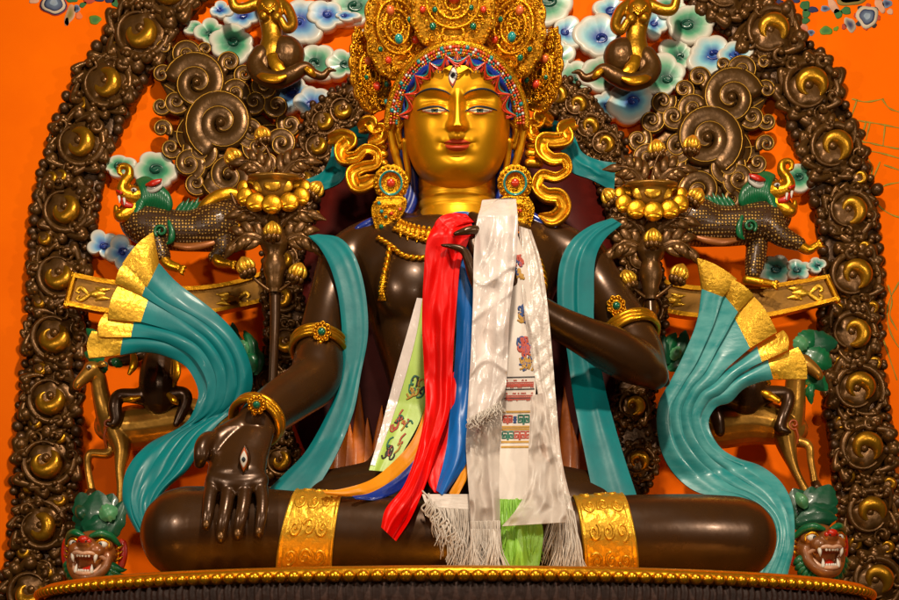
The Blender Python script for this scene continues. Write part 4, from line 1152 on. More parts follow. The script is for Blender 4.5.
def lotus(px, py, y, label, flip, stem):
    f = Frame(px, py, y, flip=flip)
    t = thing('lotus_stalk', label, 'lotus flower', W(stem[-1][0], stem[-1][1], stem[-1][2]), 'lotus stalks beside the shoulders')
    k = MB(); k.limb(stem, 14); part('stem', k, M['lacquer'], t)
    # cup
    k = MB()
    prof = [(4, -10), (10, -8), (16, -2), (19, 6), (21, 12), (26, 13.6), (26, 16), (20, 15.6), (10, 13), (0, 12)]
    th = np.linspace(0, 2 * PI, 40, endpoint=False)
    G = np.array([[f(r * cos(q), z + r * .10 * sin(q) * -1, 9 + r * .72 * sin(q)) for q in th] for r, z in prof])
    k.grid(G, False, True)
    cup = part('flower_cup', k, M['oldgold'], t)
    for q in range(3):
        a = (q - 1) * .82
        x, h = 17 * sin(a), 9 + 13 * cos(a)
        k = MB(); k.fball(f, x, 4, h - 1, 9.0 * (.5 + .5 * cos(a)), 7, 2.0, n=16, m=9); part('inner_petal', k, M['dullgold'], cup)
    for q in range(7):
        a = (q - 3) * .56
        x, h = 31 * sin(a), 6 + 19 * cos(a)
        k = MB(); z = -17 + 10 * (1 - cos(a)) * 2
        k.fball(f, x, z, h, 10.6 * (.66 + .34 * cos(a)), 9.5, 3.0, n=18, m=10)
        k.fball(f, x * 1.02, z - 5.5, h + 1.5, 8.2 * (.66 + .34 * cos(a)), 3.4, 3.2, n=14, m=9)
        part('outer_petal', k, M['gold'], t)
    for sg in (-1, 1):
        k = MB(); k.fball(f, sg * 17, 15, -6, 13, 7.5, 3, n=16, m=9); part('outer_petal', k, M['gold'], t)
    k = MB()
    for pts in ([(0, 8, 6, 1.4), (-1, 25, 8, 1.1), (-6, 42, 9, 1.0), (-13, 50, 9, 1)], [(2, 8, 7, 1.3), (4, 20, 8, 1), (8, 32, 9, .9)], [(-2, 8, 7, 1.3), (-4, 18, 8, 1)]):
        k.fsweep(f, pts, 8, 6)
    part('tendril', k, M['bronze'], t)
    for a0, b0, a1, b1, bend, w in ((5, 12, 36, 27, 9, 12), (-5, 12, -35, 26, -9, 12)):
        k = MB(); acanthus(k, f, a0, b0, a1, b1, bend, w, 3, 4); part('leaf', k, M['bronze'], t)
    # throat and lower leaves
    k = MB()
    G = np.array([[f(r * cos(q), z, 4 + r * sin(q)) for q in th] for r, z in [(6, -18), (7, -24), (9, -32), (12, -40), (15, -48), (13, -54), (9, -60), (10.5, -66), (12, -72), (10, -80), (8, -86), (8.5, -90), (6, -93), (6, -98)]])
    k.grid(G, False, True); part('stalk_vase', k, M['bronze'], t)
    for a0, b0, a1, b1, bend, w in ((5, -34, 38, -27, 10, 13), (-5, -34, -37, -26, -10, 13), (5, -50, 38, -60, 13, 13), (-5, -50, -38, -60, -13, 13)):
        k = MB(); acanthus(k, f, a0, b0, a1, b1, bend, w, 3, 5); part('leaf', k, M['bronze'], t)
    for a, b, h, r, ro in ((0, -41, 20, 7.6, 0), (-28, -73, 10, 8, 20), (24, -79, 10, 8, -20), (41, 6, 2, 7.4, -35), (-12, 60, 4, 7, 10) if flip > 0 else (-41, 57, 4, 7.6, 6), (-42, -1 + 40, 0, 8, 30) if flip > 0 else (-6, 53, 4, 7.6, -6), (40, -20, 0, 5, -40) if flip > 0 else (-46, 6, 2, 7.6, 35)):
        bud(f, a, b, h, r, ro, t)
    k = MB()
    for pts in ([(2, -98, 4, 2), (14, -90, 6, 1.6), (22, -84, 8, 1.5)], [(-2, -98, 4, 2), (-16, -88, 6, 1.6), (-26, -78, 8, 1.5)], [(20, -8, 4, 1.5), (34, -10, 2, 1.4), (40, 2, 1, 1.3)], [(-20, -8, 4, 1.5), (-36, -12, 2, 1.4), (-44, 2, 1, 1.3)]):
        k = MB(); k.fsweep(f, pts, 8, 6); part('bud_stem', k, M['bronze'], t)
    return t
lotus(275, 196, .02, 'golden lotus on a brown leafy stalk with straight stem beside the left shoulder', 1, [(275, 290, .02, 6), (275, 320, 0, 5), (274, 352, -.02, 4.6), (273, 385, -.03, 4.5)])
lotus(650, 203, .02, 'golden lotus on a brown leafy stalk rising from the right elbow', -1, [(650, 296, .02, 6), (652, 325, -.02, 5.4), (658, 355, -.10, 5), (665, 382, -.18, 5)])

# ================================================================== golden mounts and their dark riders
def goat(label, loc, body, head, legs, curl, eye, ear):
    t = thing('golden_goat', label, 'goat figure', loc, 'golden goats under the teal scarves')
    b = MB()
    for p in body: b.limb(p, 20)
    for p in head: b.limb(p, 16)
    for p in legs: b.limb(p, 12)
    o = fuse('goat_body', b, M['goatgold'], t, .0055, 4)
    for p in legs:
        x, y_, yy, r = p[-1]
        h = MB(); h.limb([(x, y_ - 1, yy, r * 1.1), (x + (2 if curl[0] > 450 else -2), y_ + 4, yy - .02, r * 1.35)], 10, 3); part('hoof', h, M['darkbronze'], t)
    h = MB(); h.blob(*eye, 2.4, 1.9, 1.6); e = part('eye', h, M['white'], t)
    h = MB(); h.blob(eye[0], eye[1], eye[2] - .009, 1.2, 1.2, 1.2); part('pupil', h, M['black'], e)
    h = MB(); h.limb(ear, 10, 5, flat=.5); part('ear', h, M['goatgold'], t)
    h = MB()
    x0, y0, yy, d = curl
    A = []
    for q in range(24):
        u = q / 23; a = u * 2 * PI * 1.25 * d + 1.2; A.append((x0 + 5.5 * (1 - .75 * u) * cos(a), y0 + 5.5 * (1 - .75 * u) * sin(a), yy, 1.1))
    h.limb(A, 8, 2); h.limb([(x0 + 2 * d, y0 + 5, yy, 1.1), (x0 + 4 * d, y0 + 14, yy + .01, 1.3), (x0 + 1 * d, y0 + 24, yy + .03, .7)], 8)
    part('shoulder_curl', h, M['redgold'], t)
    return t
M['goatgold'] = mat('worn_goat_gold', (.56, .27, .035), .7, .33, .25, 18, .5, 8)
M['redgold'] = mat('red_line_paint', (.45, .08, .015), .1, .4, .1, 20, .3, 12)
goat('golden goat facing left, forelegs standing on the left green maned lion head', W(118, 515, .46),
     [[(110, 426, .60, 16), (128, 428, .58, 22), (155, 425, .60, 22), (190, 420, .62, 22), (215, 425, .64, 18)]],
     [[(112, 430, .58, 13), (106, 412, .54, 11), (101, 394, .52, 9), (98, 378, .50, 8.4), (92, 370, .48, 9)], [(93, 370, .48, 9), (86, 376, .46, 7), (79, 383, .45, 5.4), (77, 386, .45, 4.4)]],
     [[(117, 430, .53, 13), (122, 449, .50, 9), (120, 470, .48, 5), (121, 490, .47, 4.4), (119, 508, .46, 4.6)], [(114, 436, .56, 9), (108, 453, .53, 5.6), (90, 454, .50, 4.6), (88, 468, .50, 3.8), (92, 492, .49, 4)]],
     (108, 424, .475, -1), (89, 367, .425), [(96, 366, .46, 2), (102, 364, .44, 3.4), (107, 366, .44, .8)])
goat('golden goat facing right, head beside green leaves, forelegs on the right lion head', W(815, 515, .46),
     [[(792, 430, .60, 16), (775, 425, .58, 20), (748, 421, .60, 24), (718, 425, .62, 24), (700, 430, .64, 18)]],
     [[(790, 428, .58, 14), (794, 408, .54, 11.5), (795, 388, .52, 10.5), (797, 372, .50, 9.6), (803, 363, .48, 9)], [(802, 363, .48, 9), (810, 367, .46, 7), (817, 373, .45, 5.4), (819, 376, .45, 4.4)]],
     [[(784, 428, .53, 14), (787, 446, .50, 10), (794, 468, .48, 5), (805, 490, .47, 4.4), (815, 508, .46, 4.4)], [(788, 440, .56, 9), (799, 442, .53, 5.6), (809, 446, .50, 4.6), (811, 462, .50, 3.8), (815, 484, .49, 4)]],
     (794, 424, .46, 1), (800, 359, .425), [(796, 360, .46, 2), (790, 356, .44, 3.2), (786, 357, .44, .8)])

def rider(label, loc, torso, legs, trims):
    t = thing('rider_figure', label, 'rider figure', loc, 'dark riders on the golden goats')
    b = MB()
    for p in torso: b.limb(p, 18)
    for p in legs: b.limb(p, 14)
    fuse('rider_body', b, M['lacquer'], t, .006, 3)
    for p in trims:
        k = MB(); k.limb(p, 12, 6, flat=.55); part('gilt_trim', k, M['gold'], t)
rider('dark rider with gilt trimmed clothes astride the left golden goat beneath the scarf', W(160, 405, .5),
      [[(161, 352, .56, 11), (160, 362, .52, 17), (158, 382, .49, 19), (158, 398, .50, 17)], [(146, 352, .55, 6), (128, 360, .52, 5.6), (112, 362, .50, 4.6)]],
      [[(152, 396, .49, 12), (136, 396, .47, 8), (120, 396, .46, 7), (115, 405, .45, 7), (116, 418, .45, 6), (113, 424, .44, 4), (108, 424, .43, 2.4)], [(170, 396, .49, 11), (184, 394, .47, 7), (186, 402, .46, 6), (180, 416, .45, 5), (176, 424, .44, 3.4)]],
      [[(133, 352, .50, 3), (134, 364, .475, 4.4), (129, 374, .475, 2)], [(175, 358, .47, 3), (177, 372, .445, 4), (172, 388, .45, 2)], [(124, 400, .415, 2), (132, 399, .405, 3.2), (140, 397, .41, 2)], [(168, 394, .42, 2.5), (174, 400, .405, 3.6), (178, 404, .41, 1.5)], [(152, 352, .48, 2), (158, 357, .455, 2.6), (166, 355, .455, 2)]])
rider('dark rider with gilt trimmed clothes astride the right golden goat beneath the scarf', W(748, 412, .5),
      [[(746, 362, .56, 11), (747, 370, .52, 16), (748, 384, .49, 19), (746, 400, .50, 17)]],
      [[(752, 398, .49, 14), (770, 394, .47, 9), (786, 394, .46, 7), (788, 402, .45, 6.6), (783, 416, .45, 6), (780, 428, .44, 6.4), (786, 431, .43, 4), (790, 432, .43, 2)], [(738, 400, .49, 12), (722, 396, .47, 9), (715, 404, .46, 7), (718, 420, .46, 7), (720, 432, .46, 5)]],
      [[(760, 391, .43, 2), (768, 395, .415, 4.4), (779, 401, .415, 3)], [(722, 397, .41, 2), (728, 396, .40, 4), (734, 390, .41, 2)], [(760, 374, .46, 2), (766, 378, .45, 3), (770, 384, .46, 1.4)]])

# ================================================================== lion heads
def lion(px, py, y, k, yaw, rot, label, loc, mane):
    t = thing('lion_head', label, 'lion head', loc, 'lion heads at the foot of the arch')
    f = Frame(px, py, y, rot=rot, k=k, yaw=yaw)
    b = MB()
    b.fball(f, 0, 4, 2, 27, 25, 20, n=20, m=14)
    b.fball(f, 0, 6, 18, 18, 11, 12); b.fball(f, -10, 5, 22, 10, 9, 8); b.fball(f, 10, 5, 22, 10, 9, 8)
    b.fball(f, 0, 13, 24, 11, 7, 9)
    b.fsweep(f, [(-20, 0, 10, 6), (-18, -12, 14, 6), (-9, -22, 20, 6.4), (0, -24, 22, 6.6), (9, -22, 20, 6.4), (18, -12, 14, 6), (20, 0, 10, 6)], 12)
    b.fball(f, -17, 12, 12, 9, 7, 7); b.fball(f, 17, 12, 12, 9, 7, 7)
    b.fball(f, 0, -8, 2, 22, 18, 8)
    h = fuse('face', b, M['lionskin'], t, .0055, 3)
    q = MB(); q.fball(f, 0, -7, 11, 15, 12, 6); part('mouth_hollow', q, M['darkred'], h)
    q = MB(); q.fsweep(f, [(0, -14, 12, 6), (1, -15, 20, 6), (1, -17, 26, 4)], 12, 5, flat=.5); part('tongue', q, M['red'], h)
    q = MB(); q.fsweep(f, [(-19, -3, 16, 2.2), (-14, 1, 25, 2.2), (-6, 2, 30, 2.4), (0, 1, 31, 2.2), (6, 2, 30, 2.4), (14, 1, 25, 2.2), (19, -3, 16, 2.2)], 8, 5)
    part('upper_gum', q, M['gum'], h)
    q = MB(); q.fsweep(f, [(-16, -10, 17, 2), (-10, -18, 24, 2.2), (0, -20, 28, 2.4), (10, -18, 24, 2.2), (16, -10, 17, 2)], 8, 5); part('lower_gum', q, M['gum'], h)
    for x, h_, l in ((-13, 26, 9), (13, 26, 9)):
        q = MB(); q.fsweep(f, [(x, 1, h_, 2.4), (x * .97, -4, h_ + 1, 1.9), (x * .92, 1 - l, h_, .3)], 8, 4); part('upper_fang', q, M['white'], h)
    for x, h_, l in ((-9, 26, 8), (9, 26, 8)):
        q = MB(); q.fsweep(f, [(x, -18, h_, 2.2), (x * .98, -14, h_, 1.7), (x * .94, -18 + l, h_ - 1, .3)], 8, 4); part('lower_fang', q, M['white'], h)
    for j in range(5):
        x = -6.4 + 3.2 * j
        q = MB(); q.fball(f, x, -.8, 31 - abs(x) * .25, 1.6, 2.2, 1.2, n=8, m=6); part('tooth', q, M['white'], h)
        q = MB(); q.fball(f, x * .8, -17, 28.5 - abs(x) * .25, 1.4, 1.8, 1.2, n=8, m=6); part('tooth', q, M['white'], h)
    q = MB(); q.fball(f, 0, 16, 31, 6, 4.4, 4); q.fball(f, -5, 14.5, 29, 3.6, 3, 3); q.fball(f, 5, 14.5, 29, 3.6, 3, 3); n_ = part('nose', q, M['red'], h)
    for x in (-3.4, 3.4):
        q = MB(); q.fball(f, x, 14.2, 32.8, 1.5, 1.3, 1.2, n=8, m=6); part('nostril', q, M['black'], n_)
    for sg in (-1, 1):
        q = MB(); q.fsweep(f, [(sg * 9, 13, 20, 1.4), (sg * 15, 17.5, 20, 1.7), (sg * 22, 15, 16, 1.6), (sg * 23, 10, 16, 1.2)], 8, 5); part('eye_rim', q, M['gold'], h)
        q = MB(); q.fball(f, sg * 16, 12.6, 17.4, 5.6, 4.2, 4); e = part('eye', q, M['white'], h)
        q = MB(); q.fball(f, sg * 15, 12.2, 20.8, 2.2, 2.4, 1.4); part('pupil', q, M['black'], e)
        q = MB(); q.fsweep(f, [(sg * 5, 21, 22, 2.6), (sg * 14, 24, 20, 4.2), (sg * 23, 22, 13, 4), (sg * 29, 15, 6, 2.6), (sg * 31, 12, 4, 1)], 10, 5); part('eyebrow', q, M['green'], h)
        q = MB(); q.fsweep(f, [(sg * 26, 14, 2, 3), (sg * 31, 16, 0, 5), (sg * 33, 4, 0, 5), (sg * 31, -9, 0, 4), (sg * 28, -15, 1, 2)], 10, 5, flat=.5); e = part('ear', q, M['red'], h)
        q = MB()
        for j in range(3): q.fsweep(f, [(sg * 27, 9 - 6 * j, 4, 1.6), (sg * 30, 11 - 6 * j, 4.5, 1.8), (sg * 33.5, 14 - 6 * j, 3, .5)], 8, 4)
        part('ear_tuft', q, M['gold'], e)
    q = MB()
    for j in range(15):
        a = rad(-170 + 160 * j / 14)
        q.fsweep(f, [(21 * cos(a), -4 + 18 * sin(a), 6, 4), (27 * cos(a), -6 + 24 * sin(a), 8, 4.6), (32 * cos(a) + 2, -8 + 29 * sin(a), 5, 3), (35 * cos(a) + 4, -7 + 30 * sin(a), 3, .8)], 9, 4)
    part('beard', q, M['green'], t)
    q = MB()
    for p in mane: leafblade(q, p[0], p[1], p[2], p[3], p[4], 6, mat=p[5], jag=p[6] if len(p) > 6 else 0)
    part('tall_mane', q, [M['darkgreen'], M['palegreen']], t)
    return t
M['lionskin'] = mat('lion_face_paint', (.36, .10, .018), .15, .36, .15, 22, .5, 9, .2, col2=(.14, .055, .012))
M['darkred'] = mat('dark_red_mouth_paint', (.09, .008, .004), 0, .35, .1, 20, .3, 9, .2)
M['gum'] = mat('pale_pink_gum_paint', (.66, .36, .22), 0, .35, .1, 20, .25, 9, .2)
lion(94, 557, .38, .92, 8, -3, 'red faced lion head with tall dark green mane at the left base corner', W(95, 588, .4),
     [((92, 540), (80, 492), .44, 15, 4, 0, 5), ((98, 540), (97, 490), .40, 15, 0, 0, 5), ((104, 540), (112, 493), .42, 14, -4, 0, 5), ((96, 545), (124, 500), .38, 9, 4, 0, 4), ((88, 520), (76, 505), .40, 7, 0, 0), ((100, 517), (117, 508), .34, 8, 0, 1, 4), ((84, 530), (112, 512), .37, 10, 5, 0, 3)])
lion(817, 551, .38, .94, -16, 2, 'red faced roaring lion head turned aside below the right goat hooves', W(815, 586, .4),
     [((806, 532), (794, 488), .44, 14, 3, 0, 4), ((818, 532), (830, 484), .41, 15, -4, 0, 5), ((812, 532), (812, 486), .42, 13, 0, 0, 5), ((796, 522), (838, 518), .38, 9, -4, 0, 3), ((806, 508), (797, 492), .36, 6, 0, 1), ((800, 530), (836, 505), .39, 9, -5, 0, 4)])

# ================================================================== green leaf sprays
def spray(label, y, leaves):
    q = MB()
    for p in leaves: leafblade(q, p[0], p[1], y - .012 * p[4], p[2], p[3], 5, mat=p[5], jag=p[6] if len(p) > 6 else 4)
    o = part('leaf_spray', q, [M['green'], M['palegreen'], M['darkgreen']], None)
    return tag(o, label, 'leaf spray', 'green leaf sprays behind the scarves')
spray('jagged dark green leaf spray with pale tip behind the right goat head', .52, [((800, 352), (838, 342), 11, -4, 0, 2, 5), ((802, 358), (828, 390), 9, 4, 1, 0, 5), ((798, 350), (815, 330), 9, 0, 1, 0, 5), ((796, 350), (806, 336), 7, 0, 3, 1, 4), ((806, 352), (832, 366), 10, 0, 2, 0, 5), ((814, 380), (812, 404), 4, 3, 1, 0)])
spray('thin green leaf spray peeping from the gold hem of the left scarf fan', .50, [((108, 355), (86, 328), 6, 2, 0, 0), ((104, 360), (84, 352), 6, 0, 1, 0), ((106, 362), (98, 374), 5, 0, 1, 2), ((112, 360), (122, 366), 4, 0, 2, 0)])
spray('green curling leaf spray between the left scarf and the lotus stem', .42, [((252, 372), (232, 322), 7, -5, 0, 2), ((250, 366), (244, 330), 6, 5, 1, 0), ((250, 352), (234, 342), 6, 0, 2, 1), ((254, 372), (242, 352), 8, 3, 2, 0), ((256, 375), (252, 344), 6, 4, 1, 2)])
spray('green curling leaf spray between the right scarf and the lotus stem', .42, [((668, 366), (686, 330), 8, 4, 0, 2), ((668, 362), (676, 332), 7, -4, 1, 0), ((668, 370), (690, 348), 7, 3, 1, 0), ((668, 364), (664, 334), 6, -3, 2, 2), ((672, 360), (680, 346), 5, 0, 3, 1)])
# ================================================================== teal scarves (carved, part of the statue)
def edge(P, n):
    return resamp(spline(P, 10), n)

def slab(mb, G, th, mat=0, matf=None):
    """closed sheet: G (nu,nv,3), th metres thick away from the viewer"""
    B = G.copy(); B[..., 1] += th
    if matf is None:
        mb.grid(G, mat=mat)
    else:
        i = matf
        mb.grid(G[:i + 1], mat=mat); mb.grid(G[i:], mat=mat + 1)
    mb.grid(B, rev=True, mat=mat if matf is None else mat + 1)
    for k in (0, -1):
        mb.grid(np.stack([G[:, k], B[:, k]], 1), mat=mat if matf is None else mat + 1)
        mb.grid(np.stack([G[k], B[k]], 1), mat=mat if (matf is None or k == 0) else mat + 1)

def fan_scarf(outer, inner, tips, ydep, pal, seed):
    """broad S-shaped scarf end: pleats stacked like a fan, each with a gilded hem"""
    n = 70
    O, I = edge(outer, n), edge(inner, n)
    yv = np.interp(np.linspace(0, 1, n), *zip(*ydep))
    np_ = len(tips)
    root = MB()
    objs = []
    rn = random.Random(seed)
    for k in range(np_):
        u0, u1 = k / np_, (k + 1) / np_
        (t0, t1), (s0, s1) = tips[k]
        m = 15; U = np.linspace(0, 1, m)
        rows = []; cols = []
        gold_n = 12
        def base(v, w):
            uu = u0 + (u1 - u0 + .06) * w
            return O[v] * (1 - uu) + I[v] * uu
        v0 = 8
        for i in range(gold_n):
            q = i / (gold_n - 1)
            a0, a1 = np.array(t0, float) * (1 - q) + np.array(s0, float) * q, np.array(t1, float) * (1 - q) + np.array(s1, float) * q
            p = a0[None] * (1 - U[:, None]) + a1[None] * U[:, None]
            # slightly bowed hem
            d = nrm(np.array(t0, float) - np.array(s0, float)); p = p + d * (3.5 * (1 - q) * np.sin(PI * U))[:, None]
            rows.append(np.c_[p, np.full(m, yv[0] - .035 * (1 - q) + .0)])
        for v in range(1, n):
            bl = np.clip(v / 16, 0, 1); bl = bl * bl * (3 - 2 * bl)
            p = np.array([base(v, w) for w in U])
            s_ = np.array(s0, float)[None] * (1 - U[:, None]) + np.array(s1, float)[None] * U[:, None]
            # slide the straight start onto the flowing band
            tgt = p; p = s_ + (np.array([base(v, w) for w in U]) - np.array([base(0, w) for w in U])) * 1.0
            p = p * (1 - bl) + tgt * bl
            rows.append(np.c_[p, np.full(m, yv[v])])
        R = np.array(rows)
        nv = len(R)
        vv = np.linspace(0, 1, nv)[:, None]
        # every pleat swells in the middle and its lower edge stands over the next one
        prof = .014 * np.sin(PI * U) ** .8 * (1 - .45 * vv) + .026 * (U)[None] * (1 - .45 * vv) + .003 * np.sin(U * 5 + seed + k + vv * 3) + .010 * np.sin(vv * 17 + k) * np.sin(PI * U)
        if k == np_ - 1: prof = prof - .03 * U
        dep = R[..., 2] - prof - .004 * k
        G = Wn(R[..., 0], R[..., 1], dep)
        b = MB()
        # gilded hem
        gi = gold_n - 1
        slab(b, G[:gi + 1], .016, 0)
        g = part('gilded_hem', b, M['leafgold'], None)
        b = MB(); slab(b, G[gi:], .016, 0)
        objs.append((b, g))
    return objs

def scarf(outer, inner, tips, ydep, matn, seed):
    objs = fan_scarf(outer, inner, tips, ydep, None, seed)
    first = None
    for b, g in objs:
        o = part('scarf_pleat', b, M[matn], statue)
        g.parent = o; g.location = WLOC[g] - WLOC[o]
scarf([(158, 263), (177, 283), (213, 310), (237, 335), (250, 363), (252, 387), (243, 403), (217, 425), (200, 450), (187, 470), (166, 489), (156, 506), (160, 530)],
      [(122, 354), (145, 351), (165, 353), (187, 363), (200, 385), (199, 402), (187, 423), (152, 443), (131, 468), (125, 495), (129, 514), (138, 532)],
      [(((153, 232), (122, 264)), ((159, 263), (146, 289))), (((130, 259), (115, 283)), ((150, 272), (142, 296))), (((121, 282), (108, 319)), ((150, 293), (141, 322))), (((105, 313), (99, 337)), ((134, 320), (131, 337))), (((92, 331), (89, 358)), ((123, 336), (120, 355)))],
      [(0, -.02), (.3, .02), (.55, .06), (.8, -.10), (1, -.22)], 'teal', 3)
scarf([(702, 290), (697, 322), (684, 354), (671, 380), (659, 402), (657, 427), (663, 455), (678, 478), (700, 493), (732, 498), (762, 513), (770, 540), (752, 578)],
      [(772, 378), (757, 382), (742, 388), (728, 400), (714, 405), (706, 422), (715, 444), (732, 457), (757, 467), (779, 485), (791, 510), (793, 545), (786, 574)],
      [(((697, 258), (737, 279)), ((702, 289), (723, 297))), (((725, 278), (754, 295)), ((722, 293), (738, 312))), (((748, 291), (777, 332)), ((733, 315), (750, 348))), (((783, 330), (788, 350)), ((757, 346), (762, 362))), (((798, 347), (807, 379)), ((768, 360), (773, 379)))],
      [(0, -.02), (.3, .02), (.55, .04), (.8, -.16), (1, -.30)], 'tealpale', 8)

def vnoise(rn, n, m, fv, fu):
    """smooth random relief over a cloth"""
    V, U = np.linspace(0, fv, n), np.linspace(0, fu, m)
    g = rn.uniform(-1, 1, (int(fv) + 3, int(fu) + 3))
    i, j = V.astype(int), U.astype(int)
    a, b = V - i, U - j; a, b = a * a * (3 - 2 * a), b * b * (3 - 2 * b)
    a, b = a[:, None], b[None]
    return g[i][:, j] * (1 - a) * (1 - b) + g[i + 1][:, j] * a * (1 - b) + g[i][:, j + 1] * (1 - a) * b + g[i + 1][:, j + 1] * a * b

def band(L_, R_, y, folds, amp, matn, name, parent, th=.012, n=60, m=41, seed=0, label=None, extra=None, wr=.08):
    A, B = edge(L_, n), edge(R_, n)
    v = np.linspace(0, 1, n); u = np.linspace(0, 1, m)
    yv = np.interp(v, *zip(*y))
    PX = A[:, :1] * (1 - u) + B[:, :1] * u; PY = A[:, 1:] * (1 - u) + B[:, 1:] * u
    rn = np.random.RandomState(seed * 7 + 3)
    f = np.zeros((n, m))
    K = max(2, int(round(max(q for q, w in folds))))
    for k in range(K):
        c = (k + rn.uniform(.15, .85)) / K + .10 * np.sin(rn.uniform(1, 3.2) * v[:, None] + rn.uniform(0, 6)) + rn.uniform(-.12, .12) * v[:, None]
        w = rn.uniform(.7, 1.5) / K * (1 + .35 * np.sin(rn.uniform(2, 5) * v[:, None] + rn.uniform(0, 6)))
        st = rn.uniform(.5, 1.0) * (.65 + .35 * np.sin(rn.uniform(1, 4) * v[:, None] + rn.uniform(0, 6)))
        x = (u[None] - c) / w
        f += amp * st * np.where(x < 0, np.exp(-(x * 1.9) ** 2), np.exp(-np.abs(x * 1.1) ** 1.5))
    f += amp * wr * 3 * vnoise(rn, n, m, 5, 2.5) + amp * wr * 1.6 * vnoise(rn, n, m, 11, 5)
    f += amp * wr * 1.5 * (.5 - np.abs(vnoise(rn, n, m, 9, 4)))
    if extra is not None: f += extra(u[None], v[:, None])
    G = Wn(PX, PY, yv[:, None] - f)
    b = MB(); slab(b, G, th)
    o = part(name, b, M[matn] if isinstance(matn, str) else matn, parent, label)
    return o, G
# straps from the shoulders
band([(308, 236), (320, 248), (332, 272), (340, 308), (342, 360), (333, 400), (308, 448), (284, 474), (262, 495)], [(318, 234), (340, 238), (355, 256), (365, 290), (368, 333), (361, 373), (354, 410), (340, 447), (322, 480), (306, 498)],
     [(0, -.05), (.15, -.12), (.5, -.17), (.75, -.26), (1, -.42)], [(3, 1)], .022, 'teal', 'shoulder_scarf', statue, seed=1, wr=.02)
band([(612, 218), (590, 226), (570, 242), (559, 268), (558, 310), (566, 345), (574, 400), (586, 460), (594, 498)], [(622, 224), (604, 240), (595, 262), (594, 300), (594, 320), (598, 350), (608, 400), (622, 450), (637, 496)],
     [(0, -.05), (.15, -.12), (.45, -.14), (.6, -.16), (1, -.42)], [(3, 1)], .022, 'teal', 'shoulder_scarf', statue, seed=2, wr=.02)
# loops behind the ears
band([(372, 122), (352, 128), (334, 143), (330, 158), (322, 172), (305, 180)], [(366, 146), (354, 150), (345, 160), (346, 172), (338, 184), (312, 194)], [(0, .12), (1, .16)], [(2, 1)], .02, 'teal', 'ear_scarf', statue, seed=3)
band([(541, 120), (560, 122), (574, 136), (582, 152), (598, 160), (616, 163)], [(534, 140), (552, 142), (566, 158), (572, 172), (592, 180), (614, 192)], [(0, .12), (1, .16)], [(2, 1)], .02, 'teal', 'ear_scarf', statue, seed=4)

# ================================================================== crown
M['crownback'] = mat('crown_recess_shade_gold', (.74, .32, .010), .8, .33, .5, 90, .5, 20)  # recess shade put into the colour: darker than the filigree gold
def crown_leaf(cx, cy, pts, lean, h, hd, jewels, seed, face, label=None):
    """one pierced leaf of the crown, local px from its foot; pts = right half outline from foot to tip"""
    f = Frame(cx, cy, hd, rot=lean, tilt=TL, yaw=face)
    R_ = spline(pts, 8)
    O = np.vstack([R_, R_[::-1][1:-1] * [-1, 1]])
    t2 = np.linspace(0, 1, len(O))
    O = O + nrm(O - O.mean(0)) * (2.6 * np.abs(np.sin(t2 * PI * 15)))[:, None]
    b = MB()
    cen = (0, O[:, 1].max() * .42)
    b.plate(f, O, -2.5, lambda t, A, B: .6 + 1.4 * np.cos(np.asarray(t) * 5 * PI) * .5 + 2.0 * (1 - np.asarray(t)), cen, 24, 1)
    rn = random.Random(seed)
    H = O[:, 1].max()
    def wid(z): return np.interp(z, R_[:, 1], R_[:, 0])
    # filigree: curls, rings and grains
    for q in range(60):
        z = rn.uniform(.04, .95) * H; w = wid(z); a = rn.uniform(-.92, .92) * w
        r = rn.uniform(1.8, 4.2); d = rn.choice((-1, 1)); st = rn.random() * 6
        hz = 3.0 + 2.2 * (1 - abs(a) / max(w, 1))
        b.fsweep(f, [(a + r * (1 - .8 * s_ / 9) * cos(st + d * s_ * .72), z + r * (1 - .8 * s_ / 9) * sin(st + d * s_ * .72), hz + .8, .72) for s_ in range(10)], 6, 1, sp=False)
    for q in range(40):
        z = rn.uniform(.02, .96) * H; w = wid(z); a = rn.uniform(-.98, .98) * w
        b.fball(f, a, z, 3.4, rn.uniform(.6, 1.15), n=7, m=5)
    for ring, rr_ in ((.66, 1.5), (.42, 1.7), (.20, 1.4)):
        ang = np.linspace(0, 2 * PI, 40)
        b.fsweep(f, np.stack([cen[0] + ring * wid(cen[1]) * np.cos(ang), cen[1] + ring * H * .36 * np.sin(ang), np.full(40, 4.2 + 2.2 * (1 - ring)), np.full(40, rr_)], 1), 8, 1, sp=False)
    for ring, k in ((.80, 30), (.5, 20), (.28, 12)):
        for q in range(k):
            a = 2 * PI * q / k
            x, z = cen[0] + ring * wid(cen[1]) * cos(a), cen[1] + ring * H * .40 * sin(a)
            b.fball(f, x, z, 4.4 + 2 * (1 - ring), 1.25, n=8, m=5)
    for q in range(34):
        i = int(q * len(R_) / 34)
        for sg in (-1, 1): b.fball(f, R_[i, 0] * sg * .97, R_[i, 1], 1.4, 1.5, n=8, m=5)
    for p in h:
        b.fsweep(f, p, 8, 6)
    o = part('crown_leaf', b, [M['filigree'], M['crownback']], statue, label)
    for a, z, r, c in jewels:
        k = MB(); k.fball(f, a, z, 7.0, r, r * 1.1, r * .8, n=14, m=9); s_ = part('jewel', k, M[c], o)
        k = MB()
        for q in range(12):
            t = 2 * PI * q / 12; k.fball(f, a + (r + .7) * cos(t), z + (r * 1.1 + .7) * sin(t), 6.2, .8, n=7, m=5)
        part('setting', k, M['filigree'], s_)
    return o
flame = lambda w, H: [(0, -2), (w * .55, 0), (w * .95, H * .18), (w * 1.0, H * .38), (w * .86, H * .58), (w * .60, H * .76), (w * .28, H * .90), (0, H)]
